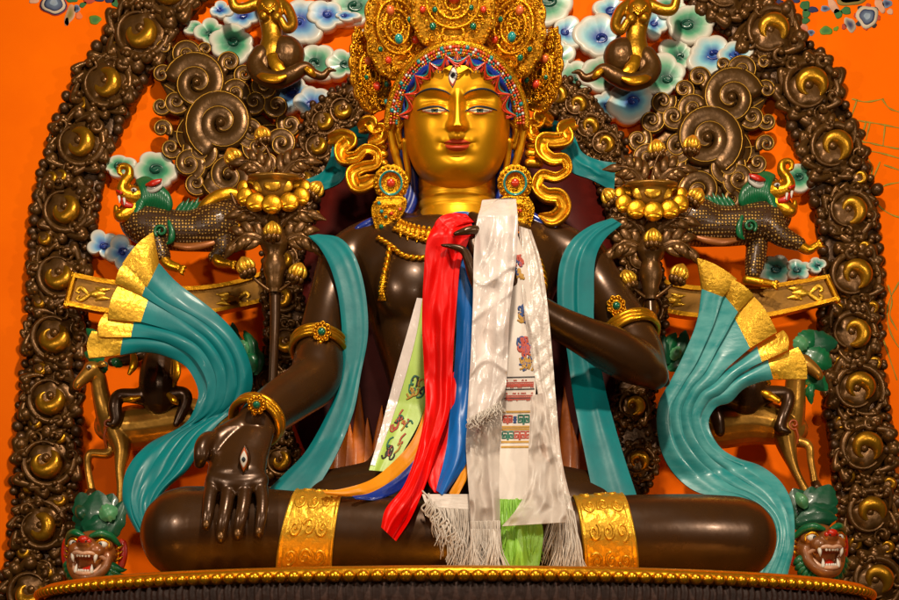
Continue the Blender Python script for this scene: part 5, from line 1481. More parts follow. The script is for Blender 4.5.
horn = [[(-6, 4, 3, 1.4), (-11, 12, 4, 1.6), (-8, 20, 4, 1.4), (-2, 22, 4, 1)], [(6, 4, 3, 1.4), (11, 12, 4, 1.6), (8, 20, 4, 1.4), (2, 22, 4, 1)]]
crown_leaf(453, 48, flame(40, 100), 0, horn, -.27, [(1, 49, 6.6, 'coral'), (-20, 20, 3.4, 'emerald'), (20, 20, 3.2, 'emerald'), (-30, 36, 3, 'coral'), (30, 36, 3, 'coral'), (-18, 36, 2.6, 'emerald'), (18, 38, 2.4, 'emerald'), (0, 74, 4, 'turq')], 1, 0)
crown_leaf(404, 74, flame(31, 106), 12, horn, -.16, [(-1, 34, 4.4, 'turq'), (14, 50, 2.6, 'emerald'), (-4, 62, 4.2, 'coralorange'), (16, 30, 3.4, 'coral'), (-16, 16, 3.2, 'coral'), (-22, 28, 2.4, 'emerald'), (2, 82, 3, 'emerald')], 2, -22)
crown_leaf(506, 74, flame(31, 106), -12, horn, -.16, [(1, 36, 4.4, 'turq'), (-14, 50, 2.6, 'emerald'), (4, 62, 4.2, 'coralorange'), (-16, 30, 3.2, 'coral'), (14, 18, 3.0, 'emerald'), (22, 28, 2.4, 'emerald'), (-2, 82, 3, 'emerald')], 3, 22)
crown_leaf(379, 108, flame(21, 80), 20, [], -.05, [(0, 22, 4.0, 'coral'), (-2, 48, 3.6, 'coralorange'), (12, 20, 2.6, 'emerald'), (-9, 34, 2.2, 'emerald'), (6, 4, 2.6, 'turq')], 4, -38)
crown_leaf(533, 108, flame(21, 80), -20, [], -.05, [(0, 24, 4.0, 'coral'), (2, 50, 3.6, 'coralorange'), (-12, 24, 2.6, 'emerald'), (9, 34, 2.2, 'emerald'), (-6, 4, 2.6, 'turq')], 5, 38)
# circlet of beads over the hair
def arcpt(a, ex, h):
    """bead rows over the brow: angle from straight up"""
    r_a, r_b = 56 + ex, 66 + ex
    x = r_a * np.sin(a); z = -4 + r_b * np.cos(a)
    return HF(x, z, h - 30 * np.abs(np.sin(a)) ** 1.6)
b = MB()
aa = np.linspace(rad(-88), rad(88), 70)
for ex, h, r in ((13, 38, 4.2), (2.5, 44, 2.2)):
    b.sweep(arcpt(aa, ex, h), r * HF.s, r * HF.s, None, 8)
band_ = part('circlet', b, M['filigree'], statue)
for row, (ex, h, r, k) in enumerate([(10, 44, 1.6, 74), (6.8, 46, 1.45, 80), (4, 48, 1.25, 90)]):
    b = MB()
    for q in range(k):
        a = rad(-86 + 172 * q / (k - 1))
        big = 1.5 if (row == 0 and q % 9 == 4) else 1.0
        b.ball(arcpt(np.array(a), ex, h), r * big * HF.s, n=9, m=6, mat=[[0, 3, 2, 0, 1, 3, 0, 4, 0][q % 9], [3, 2, 0, 2, 4, 0, 1][q % 7], [1, 1, 3, 2, 0][q % 5]][row])
    part('bead_row', b, [M['coral'], M['turq'], M['filigree'], M['coralorange'], M['white']], band_)
# swags of red cord hanging on the forehead
b = MB()
knots = [-80, -62, -44, -27, -11, 11, 27, 44, 62, 80]
for i in range(len(knots) - 1):
    a0, a1 = rad(knots[i]), rad(knots[i + 1])
    for j in range(3):
        u = np.linspace(0, 1, 16); a = a0 + (a1 - a0) * u
        b.sweep(arcpt(a, 2 - (6.5 + 2.4 * j) * np.sin(PI * u) * 1.0, 57 + j * .6), .8 * HF.s, n=6, mat=1 if j == 0 else 0)
for a_ in knots:
    a = rad(a_)
    for j in (-1, 0, 1):
        u = np.linspace(0, 1, 8)
        b.sweep(arcpt(a + .022 * j * u * (1 if True else 0), 2 - 9 * u, 57.6 - .5 * u), .6 * HF.s, n=6, mat=0)
part('bead_swag', b, [M['coral'], M['turq']], band_)
b = MB()
for q in range(2):
    b.fsweep(HF, [(-4, 58, 51, .6), (0, 64, 51.5, 1.1), (4, 58, 51, .6)], 8, 4)
b.fsweep(HF, [(0, 58, 51, 1.2), (0, 62, 51.5, 1.2), (0, 66, 51.5, .3)], 8, 4)
part('brow_point', b, M['coralorange'], band_)

# ================================================================== ear ornaments and gold ribbons
def earring(px, py, sg, pend):
    f = Frame(px, py, -.10, tilt=TL)
    b = MB(); th = np.linspace(0, 2 * PI, 64, endpoint=False)
    R = 17
    rr = R * (1 + .06 * np.abs(np.sin(8 * th)))
    b.plate(f, np.stack([rr * np.cos(th), rr * 1.06 * np.sin(th)], 1), -4, lambda t, A, B: 2.5 + 1.6 * np.cos(np.asarray(t) * 9.5) + 1.2 * (1 - np.asarray(t)), (0, 0), 18)
    for q in range(22):
        a = 2 * PI * q / 22; b.fball(f, 14.8 * cos(a), 15.6 * sin(a), 4, 1.5, n=8, m=5)
    o = part('earring', b, M['filigree'], statue)
    b = MB()
    P = f(10.8 * np.cos(th), 11.6 * np.sin(th), 4.6)
    G = P[:, None] + 1.25 * f.s * (np.cos(np.linspace(0, 2 * PI, 8, endpoint=False))[None, :, None] * nrm(P - f.o)[:, None] + np.sin(np.linspace(0, 2 * PI, 8, endpoint=False))[None, :, None] * f.n)
    b.grid(G, True, True); part('enamel_ring', b, M['turq'], o)
    b = MB(); b.fball(f, 0, 0, 4.4, 4.4, 4.6, 3); part('stone', b, M['coral'], o)
    q = Frame(px, py - 0, -.12, tilt=TL)
    b = MB()
    O = spline([(a, c) for a, c in pend] + [pend[0]], 6)[:-1]
    b.plate(q, O, -3, lambda t, A, B: 2.6 + .9 * np.cos(np.asarray(t) * 11) + 1.5 * (1 - np.asarray(t)), np.mean(pend, 0), 12)
    rn = random.Random(int(px))
    cen = np.mean(pend, 0)
    for k in range(46):
        p = O[rn.randrange(len(O))]; s_ = rn.uniform(.05, .98); x, z = cen + (p - cen) * s_
        b.fball(q, x, z, 4.2, rn.uniform(.8, 1.6), n=8, m=5)
    pd = part('pendant', b, M['filigree'], o)
    for k in range(6):
        p = O[rn.randrange(len(O))]; s_ = rn.uniform(.1, .75); x, z = cen + (p - cen) * s_
        g = MB(); g.fball(q, x, z, 5.2, 1.9 if k else 2.6, n=10, m=7); part('jewel', g, M[['emerald', 'coral', 'turq'][k % 3]], pd)
earring(391, 183, -1, [(-14, -14), (12, -14), (15, -24), (6, -40), (-10, -57), (-17, -44), (-20, -26)])
earring(515, 183, 1, [(14, -14), (-12, -14), (-14, -24), (-4, -36), (10, -52), (17, -42), (20, -26)])

def ribbon(pts, w, name, seed):
    """fluttering gilded ribbon, seen nearly edge on: broad rim with a hollow"""
    A = spline(pts, 8)
    P = Wn(A[:, 0], A[:, 1], A[:, 2])
    b = MB()
    prof = [(-1, -.5), (-1, .8), (-.78, 1.05), (-.55, .5), (0, -.05), (.55, .5), (.78, 1.05), (1, .8), (1, -.5)]
    ww = w * S(0) * (1 + .25 * np.sin(np.linspace(0, 9, len(P))))
    ww[-6:] *= np.linspace(1, .35, 6)
    b.sweep(P, ww, ww * .9, (0, -1, 0), 9, prof=prof)
    return part(name, b, M['gold'], statue)
ribbon([(333, 140, .02), (342, 138, -.01), (350, 142, -.03), (342, 150, -.03), (344, 159, -.04), (356, 158, -.06), (366, 150, -.07), (377, 154, -.06), (376, 165, -.05), (362, 169, -.04), (353, 175, -.04), (357, 186, -.05), (368, 184, -.06), (377, 177, -.06)], 6.2, 'gold_ribbon', 1)
ribbon([(572, 126, .02), (563, 130, -.01), (566, 139, -.02), (555, 142, -.03), (543, 142, -.04), (542, 152, -.05), (552, 160, -.06), (564, 160, -.06), (567, 171, -.05), (556, 178, -.04), (542, 176, -.04), (537, 187, -.05), (546, 196, -.05), (559, 198, -.05), (563, 210, -.04), (553, 220, -.03), (540, 216, -.03)], 6.2, 'gold_ribbon', 2)
for sg, pts in ((-1, [(363, 128, .0), (370, 124, -.03), (374, 130, -.03), (382, 129, -.02), (380, 139, -.02), (370, 142, -.01)]), (1, [(548, 122, .0), (540, 118, -.03), (538, 124, -.03), (531, 124, -.02), (532, 135, -.02), (540, 138, -.01)])):
    ribbon(pts, 6, 'gold_knot', 3)
    x = 379 if sg < 0 else 534
    b = MB()
    for z in (146, 154, 163): b.limb([(x - 5, z, .0, 4.6), (x + 5, z + 1, .0, 4.6)], 12)
    part('gold_knot', b, M['gold'], statue)

# ================================================================== necklaces
from mathutils.bvhtree import BVHTree
_me = body.data; _o = WLOC[body]
_co = np.empty(len(_me.vertices) * 3); _me.vertices.foreach_get('co', _co); _co = _co.reshape(-1, 3) + _o
SKIN = BVHTree.FromPolygons([tuple(c) for c in _co], [tuple(p.vertices) for p in _me.polygons])
CAMP = Vector((0, -D, CAMZ))
def on_skin(px, py, lift):
    d = (Vector(W(px, py, 0)) - CAMP).normalized()
    h = SKIN.ray_cast(CAMP, d)
    if h[0] is not None and h[0].y < -.5:      # the raised hand is in the way: go on to the chest
        h = SKIN.ray_cast(CAMP + d * (D - .42) / d.y, d)
    return np.array(h[0]) - np.array(d) * lift if h[0] is not None else W(px, py, -.1)
def rope(pts, r, name='necklace_cord'):
    A = resamp(spline([(p[0], p[1]) for p in pts], 10), 70)
    Y = np.interp(np.linspace(0, 1, 70), np.linspace(0, 1, len(pts)), [p[2] for p in pts])
    P = np.array([on_skin(a_[0], a_[1], r * 1.2) for a_ in A])
    for _ in range(6): P[1:-1] = (P[:-2] + 2 * P[1:-1] + P[2:]) / 4
    T = nrm(np.gradient(P, axis=0)); n_ = np.array([0, -1., 0]); sd = np.cross(T, n_)
    b = MB()
    L_ = np.cumsum(np.r_[0, np.linalg.norm(np.diff(P, axis=0), axis=1)])
    for k in range(2):
        a = L_ / (r * 5) * 2 * PI + k * PI
        b.sweep(P + r * .55 * (sd * np.cos(a)[:, None] + n_ * np.sin(a)[:, None]), r * .75, n=7)
    return part(name, b, M['gold'], statue)
rope([(394, 229, -.19), (405, 233, -.24), (418, 238, -.27), (432, 242, -.30)], .011)
rope([(378, 238, -.17), (391, 246, -.23), (402, 255, -.27), (416, 258, -.29), (436, 257, -.31)], .012)
rope([(390, 247, -.235), (387, 262, -.27), (384, 276, -.29)], .013)
rope([(520, 232, -.20), (528, 240, -.22), (540, 262, -.24), (545, 282, -.25), (543, 296, -.25)], .012)
b = MB()
for q in range(9):
    c = on_skin(384 - .3 * q, 276 + 2.2 * q, .014); b.ball(c, (.016 + (q % 2) * .004), .014, .013, 10, 7)
for j in range(-2, 3): b.sweep(np.array([on_skin(382 + j * .8, 294, .014), on_skin(382 + j * 1.6, 300, .012)]), .006, n=6)
part('necklace_tassel', b, M['filigree'], statue)
b = MB()
for q in range(24):
    a = rad(-70 + 140 * q / 23); x = 457 + 60 * sin(a); y_ = 217 + 14 * cos(a)
    P = np.array([on_skin(x, y_, .006), on_skin(x + 2 * sin(a), y_ + 5, .012), on_skin(x + 3 * sin(a), y_ + 10 + (q % 2) * 4, .006)])
    b.sweep(spline(P, 5), np.interp(np.linspace(0, 1, 11), [0, .5, 1], [.012, .021, .004]), n=8)
    b.ball(on_skin(x, y_ - 1, .014), .011, n=9, m=6)
part('collar', b, M['filigree'], statue)
# ================================================================== offering scarves
def satin(name, col, c2, rough=.36, bump=.5, bs=9, st=(1, 1, .3), sheen=.4, spec=.6, var=.2, fine=0):
    m = mat(name, col, 0, rough, bump, bs, var, 6, 0, col2=c2, sheen=sheen, spec=spec, stretch=st)
    return m
M['redsatin'] = satin('red_satin', (.80, .004, .002), (.66, .002, .001), .38, spec=.25, sheen=0)
M['bluesatin'] = satin('blue_satin', (.004, .13, .46), (.003, .085, .34), .36, spec=.4, sheen=.2)
M['whitesatin'] = satin('white_satin', (.80, .70, .65), (.58, .49, .45), .22, 1.0, 16, (1, 1, .45), spec=.9)
M['creasedsatin'] = satin('creased_white_satin', (.68, .59, .52), (.54, .45, .39), .30, 1.0, 22, (1, 1, 1.2), spec=.8)
M['sheer'] = satin('thin_white_cloth', (.68, .59, .52), (.54, .46, .40), .5, .5, 12)
M['yellowcloth'] = satin('yellow_cloth', (.80, .29, .0), (.64, .21, .0), .42, spec=.3, sheen=0)
M['limecloth'] = satin('lime_printed_cloth', (.42, .60, .10), (.34, .50, .07), .42)
M['limefringe'] = satin('lime_fringe', (.30, .62, .06), (.22, .48, .04), .4, .9, 40, (1, 1, .12))
M['threads'] = satin('white_silk_threads', (.62, .55, .48), (.48, .41, .35), .36, .3, 30)
M['ink_red'] = mat('red_print', (.50, .07, .04), 0, .6, 0, 20, .2, 20)
M['ink_green'] = mat('green_print', (.02, .16, .10), 0, .6, 0, 20, .2, 20)
M['ink_gold'] = mat('ochre_print', (.50, .26, .03), 0, .6, 0, 20, .2, 20)
M['ink_blue'] = mat('blue_print', (.02, .06, .22), 0, .6, 0, 20, .2, 20)
M['ink_black'] = mat('black_print', (.03, .02, .02), 0, .6, 0, 20, .2, 20)
def sheerize(m, k):
    nt = m.node_tree; N = nt.nodes; L = nt.links
    t = N.new('ShaderNodeBsdfTransparent'); x = N.new('ShaderNodeMixShader'); x.inputs[0].default_value = k
    L.new(N['Principled BSDF'].outputs[0], x.inputs[1]); L.new(t.outputs[0], x.inputs[2]); L.new(x.outputs[0], N['Material Output'].inputs[0])
M['gauze'] = satin('thin_gauze', (.74, .64, .57), (.60, .51, .44), .42, .7, 12)
sheerize(M['gauze'], .36)
GRP = 'silk offering scarves hung from the raised hand'

def khata(name, label, L_, R_, y, folds, amp, matn, **kw):
    o, G = band(L_, R_, y, folds, amp, matn, name, None, **kw)
    tag(o, label, 'silk scarf', GRP)
    return o, G

class OnCloth:
    """place things on a cloth grid: u across 0..1, v down 0..1"""
    def __init__(s, G): s.G = G
    def __call__(s, u, v, e=.003):
        n, m = s.G.shape[:2]
        u = np.clip(np.asarray(u, float), 0, 1) * (m - 1); v = np.clip(np.asarray(v, float), 0, 1) * (n - 1)
        i = np.clip(v.astype(int), 0, n - 2); j = np.clip(u.astype(int), 0, m - 2)
        a, b = (v - i)[..., None], (u - j)[..., None]
        p = s.G[i, j] * (1 - a) * (1 - b) + s.G[i + 1, j] * a * (1 - b) + s.G[i, j + 1] * (1 - a) * b + s.G[i + 1, j + 1] * a * b
        p = p.copy(); p[..., 1] -= e
        return p
    def stroke(s, mb, pts, r, mat=0, st=5, e=.002):
        A = spline(pts, st) if len(pts) > 2 else np.asarray(spline(pts, 5))
        mb.sweep(s(A[:, 0], A[:, 1], e), r, r * .35, (0, -1, 0), 6, mat)
    def bar(s, mb, v0, v1, u0=0, u1=1, mat=0, e=.003):
        U = np.linspace(u0, u1, 24); V = np.linspace(v0, v1, 3)
        G = s(*np.meshgrid(U, V), e)
        B = G.copy(); B[..., 1] += .004
        mb.grid(G, mat=mat)
        for k in (0, -1): mb.grid(np.stack([G[k], B[k]], 1), mat=mat)
    def line(s, mb, poly, r, mat=0, e=.003):
        """straight-sided line through given points"""
        P = []
        for a, b in zip(poly[:-1], poly[1:]):
            for q in np.linspace(0, 1, 5)[:-1]: P.append((a[0] + (b[0] - a[0]) * q, a[1] + (b[1] - a[1]) * q))
        P.append(poly[-1]); P = np.array(P)
        mb.sweep(s(P[:, 0], P[:, 1], e), r, r * .35, (0, -1, 0), 6, mat)

rf = random.Random(9)
def fringe(parent, G, matn, n, length, sag, rng, r=.0032, drop=0, name='fringe', curl=.35):
    """loose threads hanging from the lower hem"""
    b = MB(); oc = OnCloth(G)
    for q in range(n):
        u = (q + rng.random()) / n
        p0 = oc(np.array(u), np.array(1.0), .004)
        l = length(u) * rng.uniform(.85, 1.1)
        dx, dy = rng.uniform(-curl, curl) * l * .4, -rng.uniform(.0, .05)
        k = np.linspace(0, 1, 9); w = rng.random() * 6
        P = p0 + np.stack([dx * k ** 2 + .010 * np.sin(k * 7 + w) * k + sag(u) * k, dy * np.sin(k * 2) - .012 * np.sin(k * 5 + w), -l * k], 1)
        b.sweep(P, r * (1 - .5 * k), n=5)
    return part(name, b, M[matn], parent)

# --- blue, behind the red
blue, G = khata('blue_silk_scarf', 'shiny blue silk scarf hanging between the red one and the wide white one', [(448, 226), (456, 260), (457, 310), (455, 360), (450, 410), (446, 450), (436, 490)], [(480, 216), (478, 260), (477, 310), (476, 360), (474, 410), (470, 455), (444, 496)],
                [(0, -.70), (.1, -.72), (.6, -.66), (.9, -.80), (1, -.88)], [(2, 1)], .035, 'bluesatin', seed=5, n=90)
ye, G = khata('orange_silk_scarf', 'narrow amber strip of silk edging the blue scarf on its right', [(470, 380), (470, 430), (464, 465), (449, 493)], [(477, 380), (478, 430), (472, 466), (457, 498)], [(0, -.62), (.7, -.78), (1, -.88)], [(1, 1)], .012, 'yellowcloth', seed=6)
# --- the pale printed scarf with lime and yellow under the red
pale, G = khata('printed_silk_scarf', 'white bordered lime green printed scarf slanting down left from under the red one', [(417, 298), (408, 330), (396, 372), (386, 410), (378, 440), (369, 470)], [(432, 300), (436, 340), (432, 380), (420, 420), (404, 450), (392, 472)],
                [(0, -.44), (.6, -.46), (1, -.62)], [(1.2, 1)], .014, 'limecloth', seed=7)
oc = OnCloth(G)
b = MB()
U = np.linspace(-.0, .36, 10); V = np.linspace(0, .97, 50); A_, B_ = np.meshgrid(U, V, indexing='xy'); A_ = A_ * (1 - .5 * B_)
g_ = oc(A_, B_, .004); b.grid(g_); g2_ = g_.copy(); g2_[..., 1] += .006; b.grid(np.stack([g_[:, -1], g2_[:, -1]], 1)); part('white_border', b, M['whitesatin'], pale)
b = MB()
rp = random.Random(2)
for cu, cv, k in ((.72, .18, 1), (.62, .48, 1.2), (.55, .70, 1.0), (.62, .86, 1.1)):
    for q in range(9):
        a0 = rp.random() * 6; u0, v0 = cu + rp.uniform(-.20, .20), cv + rp.uniform(-.05, .05)
        pts = [(u0 + .12 * k * s_ / 5 * cos(a0 + s_ * .8), v0 + .045 * k * s_ / 5 * sin(a0 + s_ * .8)) for s_ in range(6)]
        oc.stroke(b, pts, .0042, rp.choice((0, 1, 1, 2, 3)), e=.003)
part('print', b, [M['ink_red'], M['ink_black'], M['ink_gold'], M['ink_green']], pale)
yel, G = khata('yellow_silk_scarf', 'bright yellow silk scarf swinging left between the lime print and the red scarf', [(430, 372), (424, 410), (412, 440), (392, 463), (370, 480), (340, 489), (322, 490)], [(442, 372), (438, 415), (426, 448), (404, 474), (380, 490), (352, 496), (326, 494)],
               [(0, -.50), (.5, -.62), (.8, -.82), (1, -.84)], [(1.5, 1)], .016, 'yellowcloth', seed=8)
nav, G = khata('dark_blue_silk_scarf', 'narrow navy silk edge showing below the yellow scarf, left of the red', [(436, 395), (432, 425), (420, 452), (398, 476), (372, 492), (352, 496)], [(444, 400), (440, 430), (428, 460), (408, 484), (380, 499), (356, 499)],
               [(0, -.54), (.5, -.68), (1, -.86)], [(1, 1)], .01, 'blue', seed=9)
# --- red
red, G = khata('red_silk_scarf', 'bright red silk scarf draped over the raised fingers, ending in a point', [(436, 222), (427, 240), (424, 270), (422, 320), (424, 370), (425, 410), (417, 450), (404, 485), (386, 508), (381, 527)], [(468, 216), (472, 230), (461, 262), (457, 300), (454, 340), (452, 380), (449, 412), (438, 446), (428, 478), (412, 516), (396, 541)],
               [(0, -.70), (.05, -.75), (.5, -.68), (.75, -.80), (.9, -.94), (1, -.95)], [(3, 1)], .055, 'redsatin', seed=10, n=100, m=61, wr=.16)
red2, _ = band([(440, 380), (436, 420), (430, 455), (428, 480), (434, 492)], [(457, 370), (456, 410), (452, 445), (448, 468), (438, 493)], [(0, -.64), (.6, -.74), (1, -.86)], [(1, 1)], .02, 'redsatin', 'red_fold', red, seed=11)
lp, _ = band([(436, 236), (434, 226), (440, 217), (452, 213), (466, 214)], [(446, 246), (448, 236), (454, 228), (462, 224), (474, 222)], [(0, -.77), (.4, -.79), (1, -.74)], [(1, 1)], .02, 'redsatin', 'red_loop', red, seed=12)
lb, G = khata('light_blue_silk_scarf', 'pale blue silk fold peeping above the red scarf at the neck', [(446, 216), (456, 212), (468, 212), (482, 218)], [(448, 222), (458, 218), (470, 219), (481, 226)], [(0, -.66), (1, -.68)], [(1, 1)], .01, 'bluesatin', seed=13)

# --- printed white banner
pr, G = khata('printed_white_banner', 'white banner with bands of red and green key pattern ending in lime fringe', [(497, 236), (500, 270), (502, 320), (503, 370), (502, 410), (500, 450), (498, 500)], [(518, 236), (527, 270), (533, 320), (536, 370), (535, 410), (535, 450), (533, 500)],
              [(0, -.66), (.3, -.68), (.7, -.76), (1, -1.0)], [(2, 1)], .016, 'sheer', seed=14, n=110)
oc = OnCloth(G)
b = MB()
py2v = lambda py: (py - 236) / (500 - 236)
for py in (377, 389, 398):
    oc.bar(b, py2v(py), py2v(py + 1.0), .06, .96, 3)
for py in (411, 426, 428.5, 441, 446): oc.bar(b, py2v(py), py2v(py + 1.9), .02, .98, 2)
# two lines of small script
rs_ = random.Random(5)
for py, col in ((386, 0), (399, 0)):
    v0 = py2v(py); u = .10
    while u < .88:
        w = rs_.uniform(.030, .05); h = .012
        oc.stroke(b, [(u, v0 - h), (u + w, v0 - h)], .0022, col)
        k = rs_.randrange(4)
        oc.stroke(b, [(u + w * .8, v0 - h), (u + w * .8, v0 + .003 + .006 * (k == 1))], .0022, col)
        oc.stroke(b, [(u + w * .8, v0 - h * .2), (u + w * .3, v0 - h * .5), (u + w * .1, v0 + .002), (u + w * .5, v0 + .005)], .0022, col)
        if k > 1: oc.stroke(b, [(u, v0 - h - .006), (u + w * .5, v0 - h - .010), (u + w, v0 - h - .006)], .002, col)
        u += w + .012
# key (meander) pattern bands
def key(b, u0, v0, w, h, mt, fl=1):
    P = [(0, 1), (0, 0), (1, 0), (1, .8), (.3, .8), (.3, .35), (.68, .35), (.68, .58)]
    oc.line(b, [(u0 + (w * x if fl > 0 else w * (1 - x)), v0 + h * y_) for x, y_ in P], .0034, mt)
for i in range(2):
    key(b, .06 + .13 * i, py2v(416), .12, py2v(424) - py2v(416), 0, 1 if i else -1)
for i in range(2): key(b, .50 + .17 * i, py2v(415.5), .15, py2v(424.5) - py2v(415.5), 1, 1 if i else -1)
for uu in (.40, .90):
    for q in range(6):
        a = q * PI / 3
        oc.stroke(b, [(uu, py2v(420)), (uu + .05 * cos(a), py2v(420) + .014 * sin(a))], .0044, 4)
for i in range(5): key(b, .05 + .17 * i, py2v(432), .15, py2v(440) - py2v(432), 1 if i < 2 else 0, 1 if i % 2 else -1)
# medallions further up
for py, col, k in ((262, 0, .7), (275, 2, .6), (312, 4, 1), (318, 2, .9), (345, 0, 1.3), (352, 0, 1.1), (362, 2, 1.2)):
    for q in range(12):
        a0 = rs_.random() * 6; u0, v0 = .72 + rs_.uniform(-.16, .16), py2v(py) + rs_.uniform(-.014, .014)
        oc.stroke(b, [(u0 + .10 * k * s_ / 5 * cos(a0 + s_), v0 + .02 * k * s_ / 5 * sin(a0 + s_)) for s_ in range(6)], .0046, col if q % 4 else 4)
part('print', b, [M['ink_red'], M['ink_green'], M['ink_gold'], M['ink_black'], M['ink_blue']], pr)
lf, G2 = band([(500, 498), (501, 520), (502, 545), (504, 584)], [(533, 498), (541, 520), (543, 540), (536, 584)], [(0, -.98), (.3, -1.04), (1, -1.04)], [(5, 1), (9, .6)], .022, 'limefringe', 'lime_end', pr, seed=15)
fringe(pr, G[:, :], 'limefringe', 70, lambda u: .30 * (1 - .3 * abs(u - .5)), lambda u: (u - .5) * .03, rf, .0036, name='lime_fringe')
gz, G = khata('gauze_scarf', 'thin white gauze veil over the lime green fringe, right of the printed banner', [(531, 396), (529, 440), (527, 485), (517, 508), (502, 526)], [(546, 392), (555, 445), (562, 485), (566, 508), (566, 522)], [(0, -.80), (.4, -.90), (.75, -1.04), (1, -1.09)], [(3, 1)], .05, 'gauze', seed=17, wr=.3, n=90, m=51)

# --- right creased white scarf
cr, G = khata('creased_white_scarf', 'narrow white silk scarf with crosswise creases, rightmost of those offered', [(519, 226), (521, 262), (524, 310), (532, 360), (541, 410), (550, 460), (558, 505)], [(531, 230), (541, 262), (547, 300), (552, 350), (556, 400), (562, 460), (574, 512)],
              [(0, -.60), (.3, -.70), (.7, -.76), (1, -1.0)], [(2, 1)], .028, 'creasedsatin', seed=18, n=150, wr=.14,
              extra=lambda u, v: .010 * np.abs(np.sin(v * 46 + u * 5 + 1.5 * np.sin(v * 13))) ** .6 - .004)
fringe(cr, G, 'threads', 110, lambda u: .30, lambda u: .05 * (u - .2), rf, .0034, name='white_fringe')
fringe(cr, G[:-8], 'threads', 70, lambda u: .32, lambda u: .07 * (u - .8), rf, .0032, name='white_fringe')

# --- wide white satin in front
wh, G = khata('wide_white_scarf', 'wide glossy white satin scarf covering the raised hand and hanging to mid lap', [(486, 200), (478, 216), (474, 250), (473, 300), (471, 350), (469, 385), (467, 420)], [(516, 199), (518, 225), (516, 262), (510, 310), (508, 350), (506, 385), (501, 402)],
              [(0, -.68), (.08, -.80), (.4, -.84), (.8, -.84), (1, -.84)], [(3, 1)], .050, 'whitesatin', seed=20, n=150, m=61, wr=.16,
              extra=lambda u, v: .012 * np.exp(-((v - .36 - .03 * np.sin(u * 5)) / .018) ** 2) + .012 * np.exp(-((v - .80 + .05 * np.sin(u * 4)) / .018) ** 2) + .010 * np.exp(-((v - .55 + .10 * u) / .02) ** 2))
fringe(wh, G, 'threads', 70, lambda u: .055, lambda u: 0, rf, .003, curl=1.4)
wt, _ = band([(490, 203), (483, 200), (481, 206), (478, 222)], [(517, 200), (508, 198), (494, 202), (484, 224)], [(0, -.66), (1, -.80)], [(2, 1)], .012, 'whitesatin', 'knot_fold', wh, seed=21)
wl, G = khata('long_white_scarf', 'long thin white scarf falling straight from the satin one to the beaded rim', [(470, 408), (466, 440), (468, 480), (470, 505), (471, 530)], [(503, 400), (501, 440), (499, 480), (500, 505), (500, 530)],
              [(0, -.76), (.4, -.84), (.75, -1.02), (1, -1.06)], [(3, 1)], .04, 'gauze', seed=22, wr=.3, n=90, m=51)
fringe(wl, G, 'threads', 120, lambda u: .235, lambda u: 0, rf, .0034, name='white_fringe', curl=.5)
fringe(wl, G[:-6], 'threads', 60, lambda u: .26, lambda u: 0, rf, .003, name='white_fringe', curl=.9)
# --- small white scarf end with long fringe on the leg
fw, G = khata('fringed_white_scarf', 'small white scarf end spread on the leg, its long fringe slanting right', [(422, 494), (424, 500), (427, 507)], [(470, 494), (470, 502), (470, 510)], [(0, -.90), (1, -.96)], [(4, 1)], .012, 'sheer', seed=23)
fringe(fw, G, 'threads', 130, lambda u: .12 + .20 * u, lambda u: .05 * (1 - u), rf, .0034, name='white_fringe', curl=.6)
b = MB()
for q in range(16):
    u = q / 15; x = 425 + 34 * u; y0 = 505 + 42 * u
    for j in range(2):
        a = [(x + rf.uniform(-3, 3), y0 - 14 + 3 * j, -.985, 1), (x + 3 + rf.uniform(-3, 3), y0 - 5, -1.01, .9), (x - 2 + rf.uniform(-3, 3), y0 + 3, -1.0, .9), (x + 5 + rf.uniform(-2, 2), y0 + 10, -.99, .7)]
        b.limb(a, 6)
part('tangled_threads', b, M['threads'], fw)

# ================================================================== lotus throne
base = thing('lotus_throne', 'round brown lotus throne rim edged with a row of golden beads', 'lotus throne', W(455, 640, 0))
ZR, AX, AY = 1.5 + (690 - 598) * S(0), 2.02, 1.48
X0 = (455 - CX) * S(0)
def rim(t, k=1.0, dz=0, dk=0):
    t = np.asarray(t, float)
    return np.stack([X0 + (AX * k + dk) * np.cos(t), -(AY * k + dk) * np.sin(t), ZR + dz + 0 * t], -1)
n = 240
th = np.linspace(0, 2 * PI, n, endpoint=False)
b = MB()
prof = [(-2.0, .030), (-.12, .034), (-.035, .036), (-.010, .030), (.006, .012), (.004, -.010), (-.02, -.030), (-.06, -.036)]
rows = []
for d, z in prof:
    rows.append(rim(th, 1.0 if d > -1.5 else .02, z, d if d > -1.5 else 0))
b.grid(np.array(rows), False, True)
part('gilt_rim', b, M['gold'], base)
tt = []
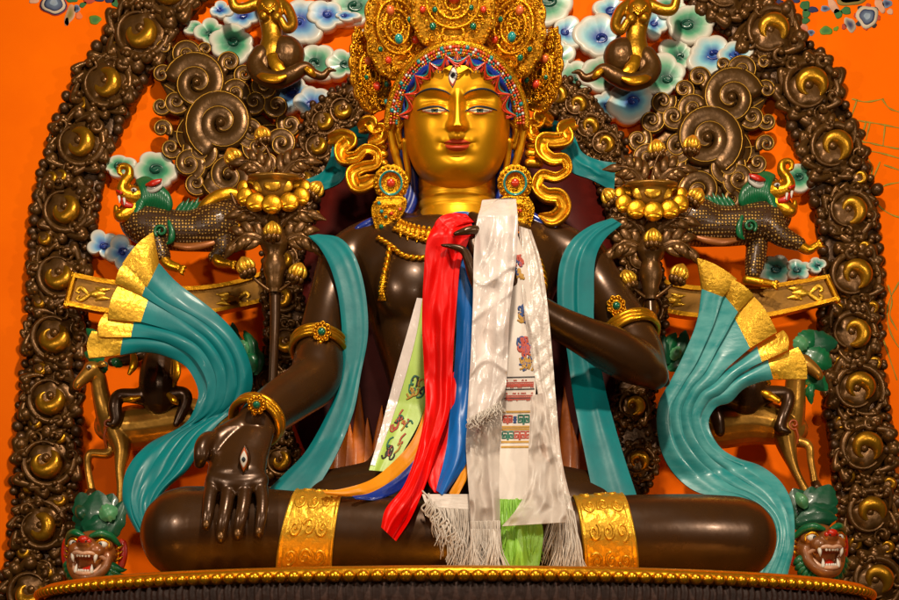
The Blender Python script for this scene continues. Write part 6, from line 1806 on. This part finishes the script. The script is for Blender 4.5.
# beads at an even spacing along the front half
T = np.linspace(0, PI, 4000); Lc = np.r_[0, np.cumsum(np.linalg.norm(np.diff(rim(T), axis=0), axis=1))]
for q in range(98):
    t = np.interp((q + .5) / 98 * Lc[-1], Lc, T)
    c = rim(t, 1, -.008, .014)
    tg = np.array([-AX * sin(t), -AY * cos(t), 0]); tg /= np.linalg.norm(tg)
    nn = np.array([-tg[1], tg[0], 0]) * -1
    k = MB(); k.ball(c, .0255 * random.uniform(.96, 1.04), .025, .024, 14, 10, 0, None, [tg, nn, [0, 0, 1]])
    part('rim_bead', k, M['gold'], base)
b = MB()
m = 1400
t2 = np.linspace(0, 2 * PI, m, endpoint=False)
rg = .5 + .5 * np.abs(np.sin(np.arange(m) * PI / 4))
rows = []
for z, d in ((-.03, -.030), (-.06, -.022), (-.12, -.030), (-.20, -.055), (-.28, -.10)):
    rows.append(rim(t2, 1, 0, d) + np.stack([0 * t2, 0 * t2, z + 0 * t2], -1) + np.stack([np.cos(t2), -np.sin(t2), 0 * t2], -1) * (.020 * rg * (1 + .0 * z))[:, None])
b.grid(np.array(rows), False, True)
part('stamen_fringe', b, M['stamen'] if 'stamen' in M else M.setdefault('stamen', mat('dark_stamen_paint', (.055, .017, .008), .1, .55, .3, 40, .5, 20)), base)
# petals curling up below
for q in range(28):
    t = rad(2 + q * 6.5)
    c = rim(t, 1, -.155, .03)
    tg = np.array([-AX * sin(t), -AY * cos(t), 0]); tg /= np.linalg.norm(tg); nn = np.array([tg[1], -tg[0], 0]); nn = nn if nn.dot(c - np.array([X0, 0, c[2]])) > 0 else -nn
    k = MB(); k.ball(c + [0, 0, -.10], .092, .05, .11, 18, 12, 0, None, [tg, nn, [0, 0, 1]])
    p_ = part('lotus_petal', k, M['bronze'], base)
    k = MB(); u = np.linspace(rad(15), rad(165), 24)
    P = c + np.array([0, 0, -.10]) + np.cos(u)[:, None] * tg * .088 + np.sin(u)[:, None] * np.array([0, 0, 1]) * .105 + nn * .022
    k.sweep(P, .012, None, None, 8); part('petal_edge', k, M['gold'], p_)
b = MB()
b.grid(np.array([rim(th, 1, z, d) for z, d in ((-.05, -.12), (-.35, -.16), (-.6, -.30), (-.62, -1.2))]), False, True)
part('drum', b, M['lacquer'], base)
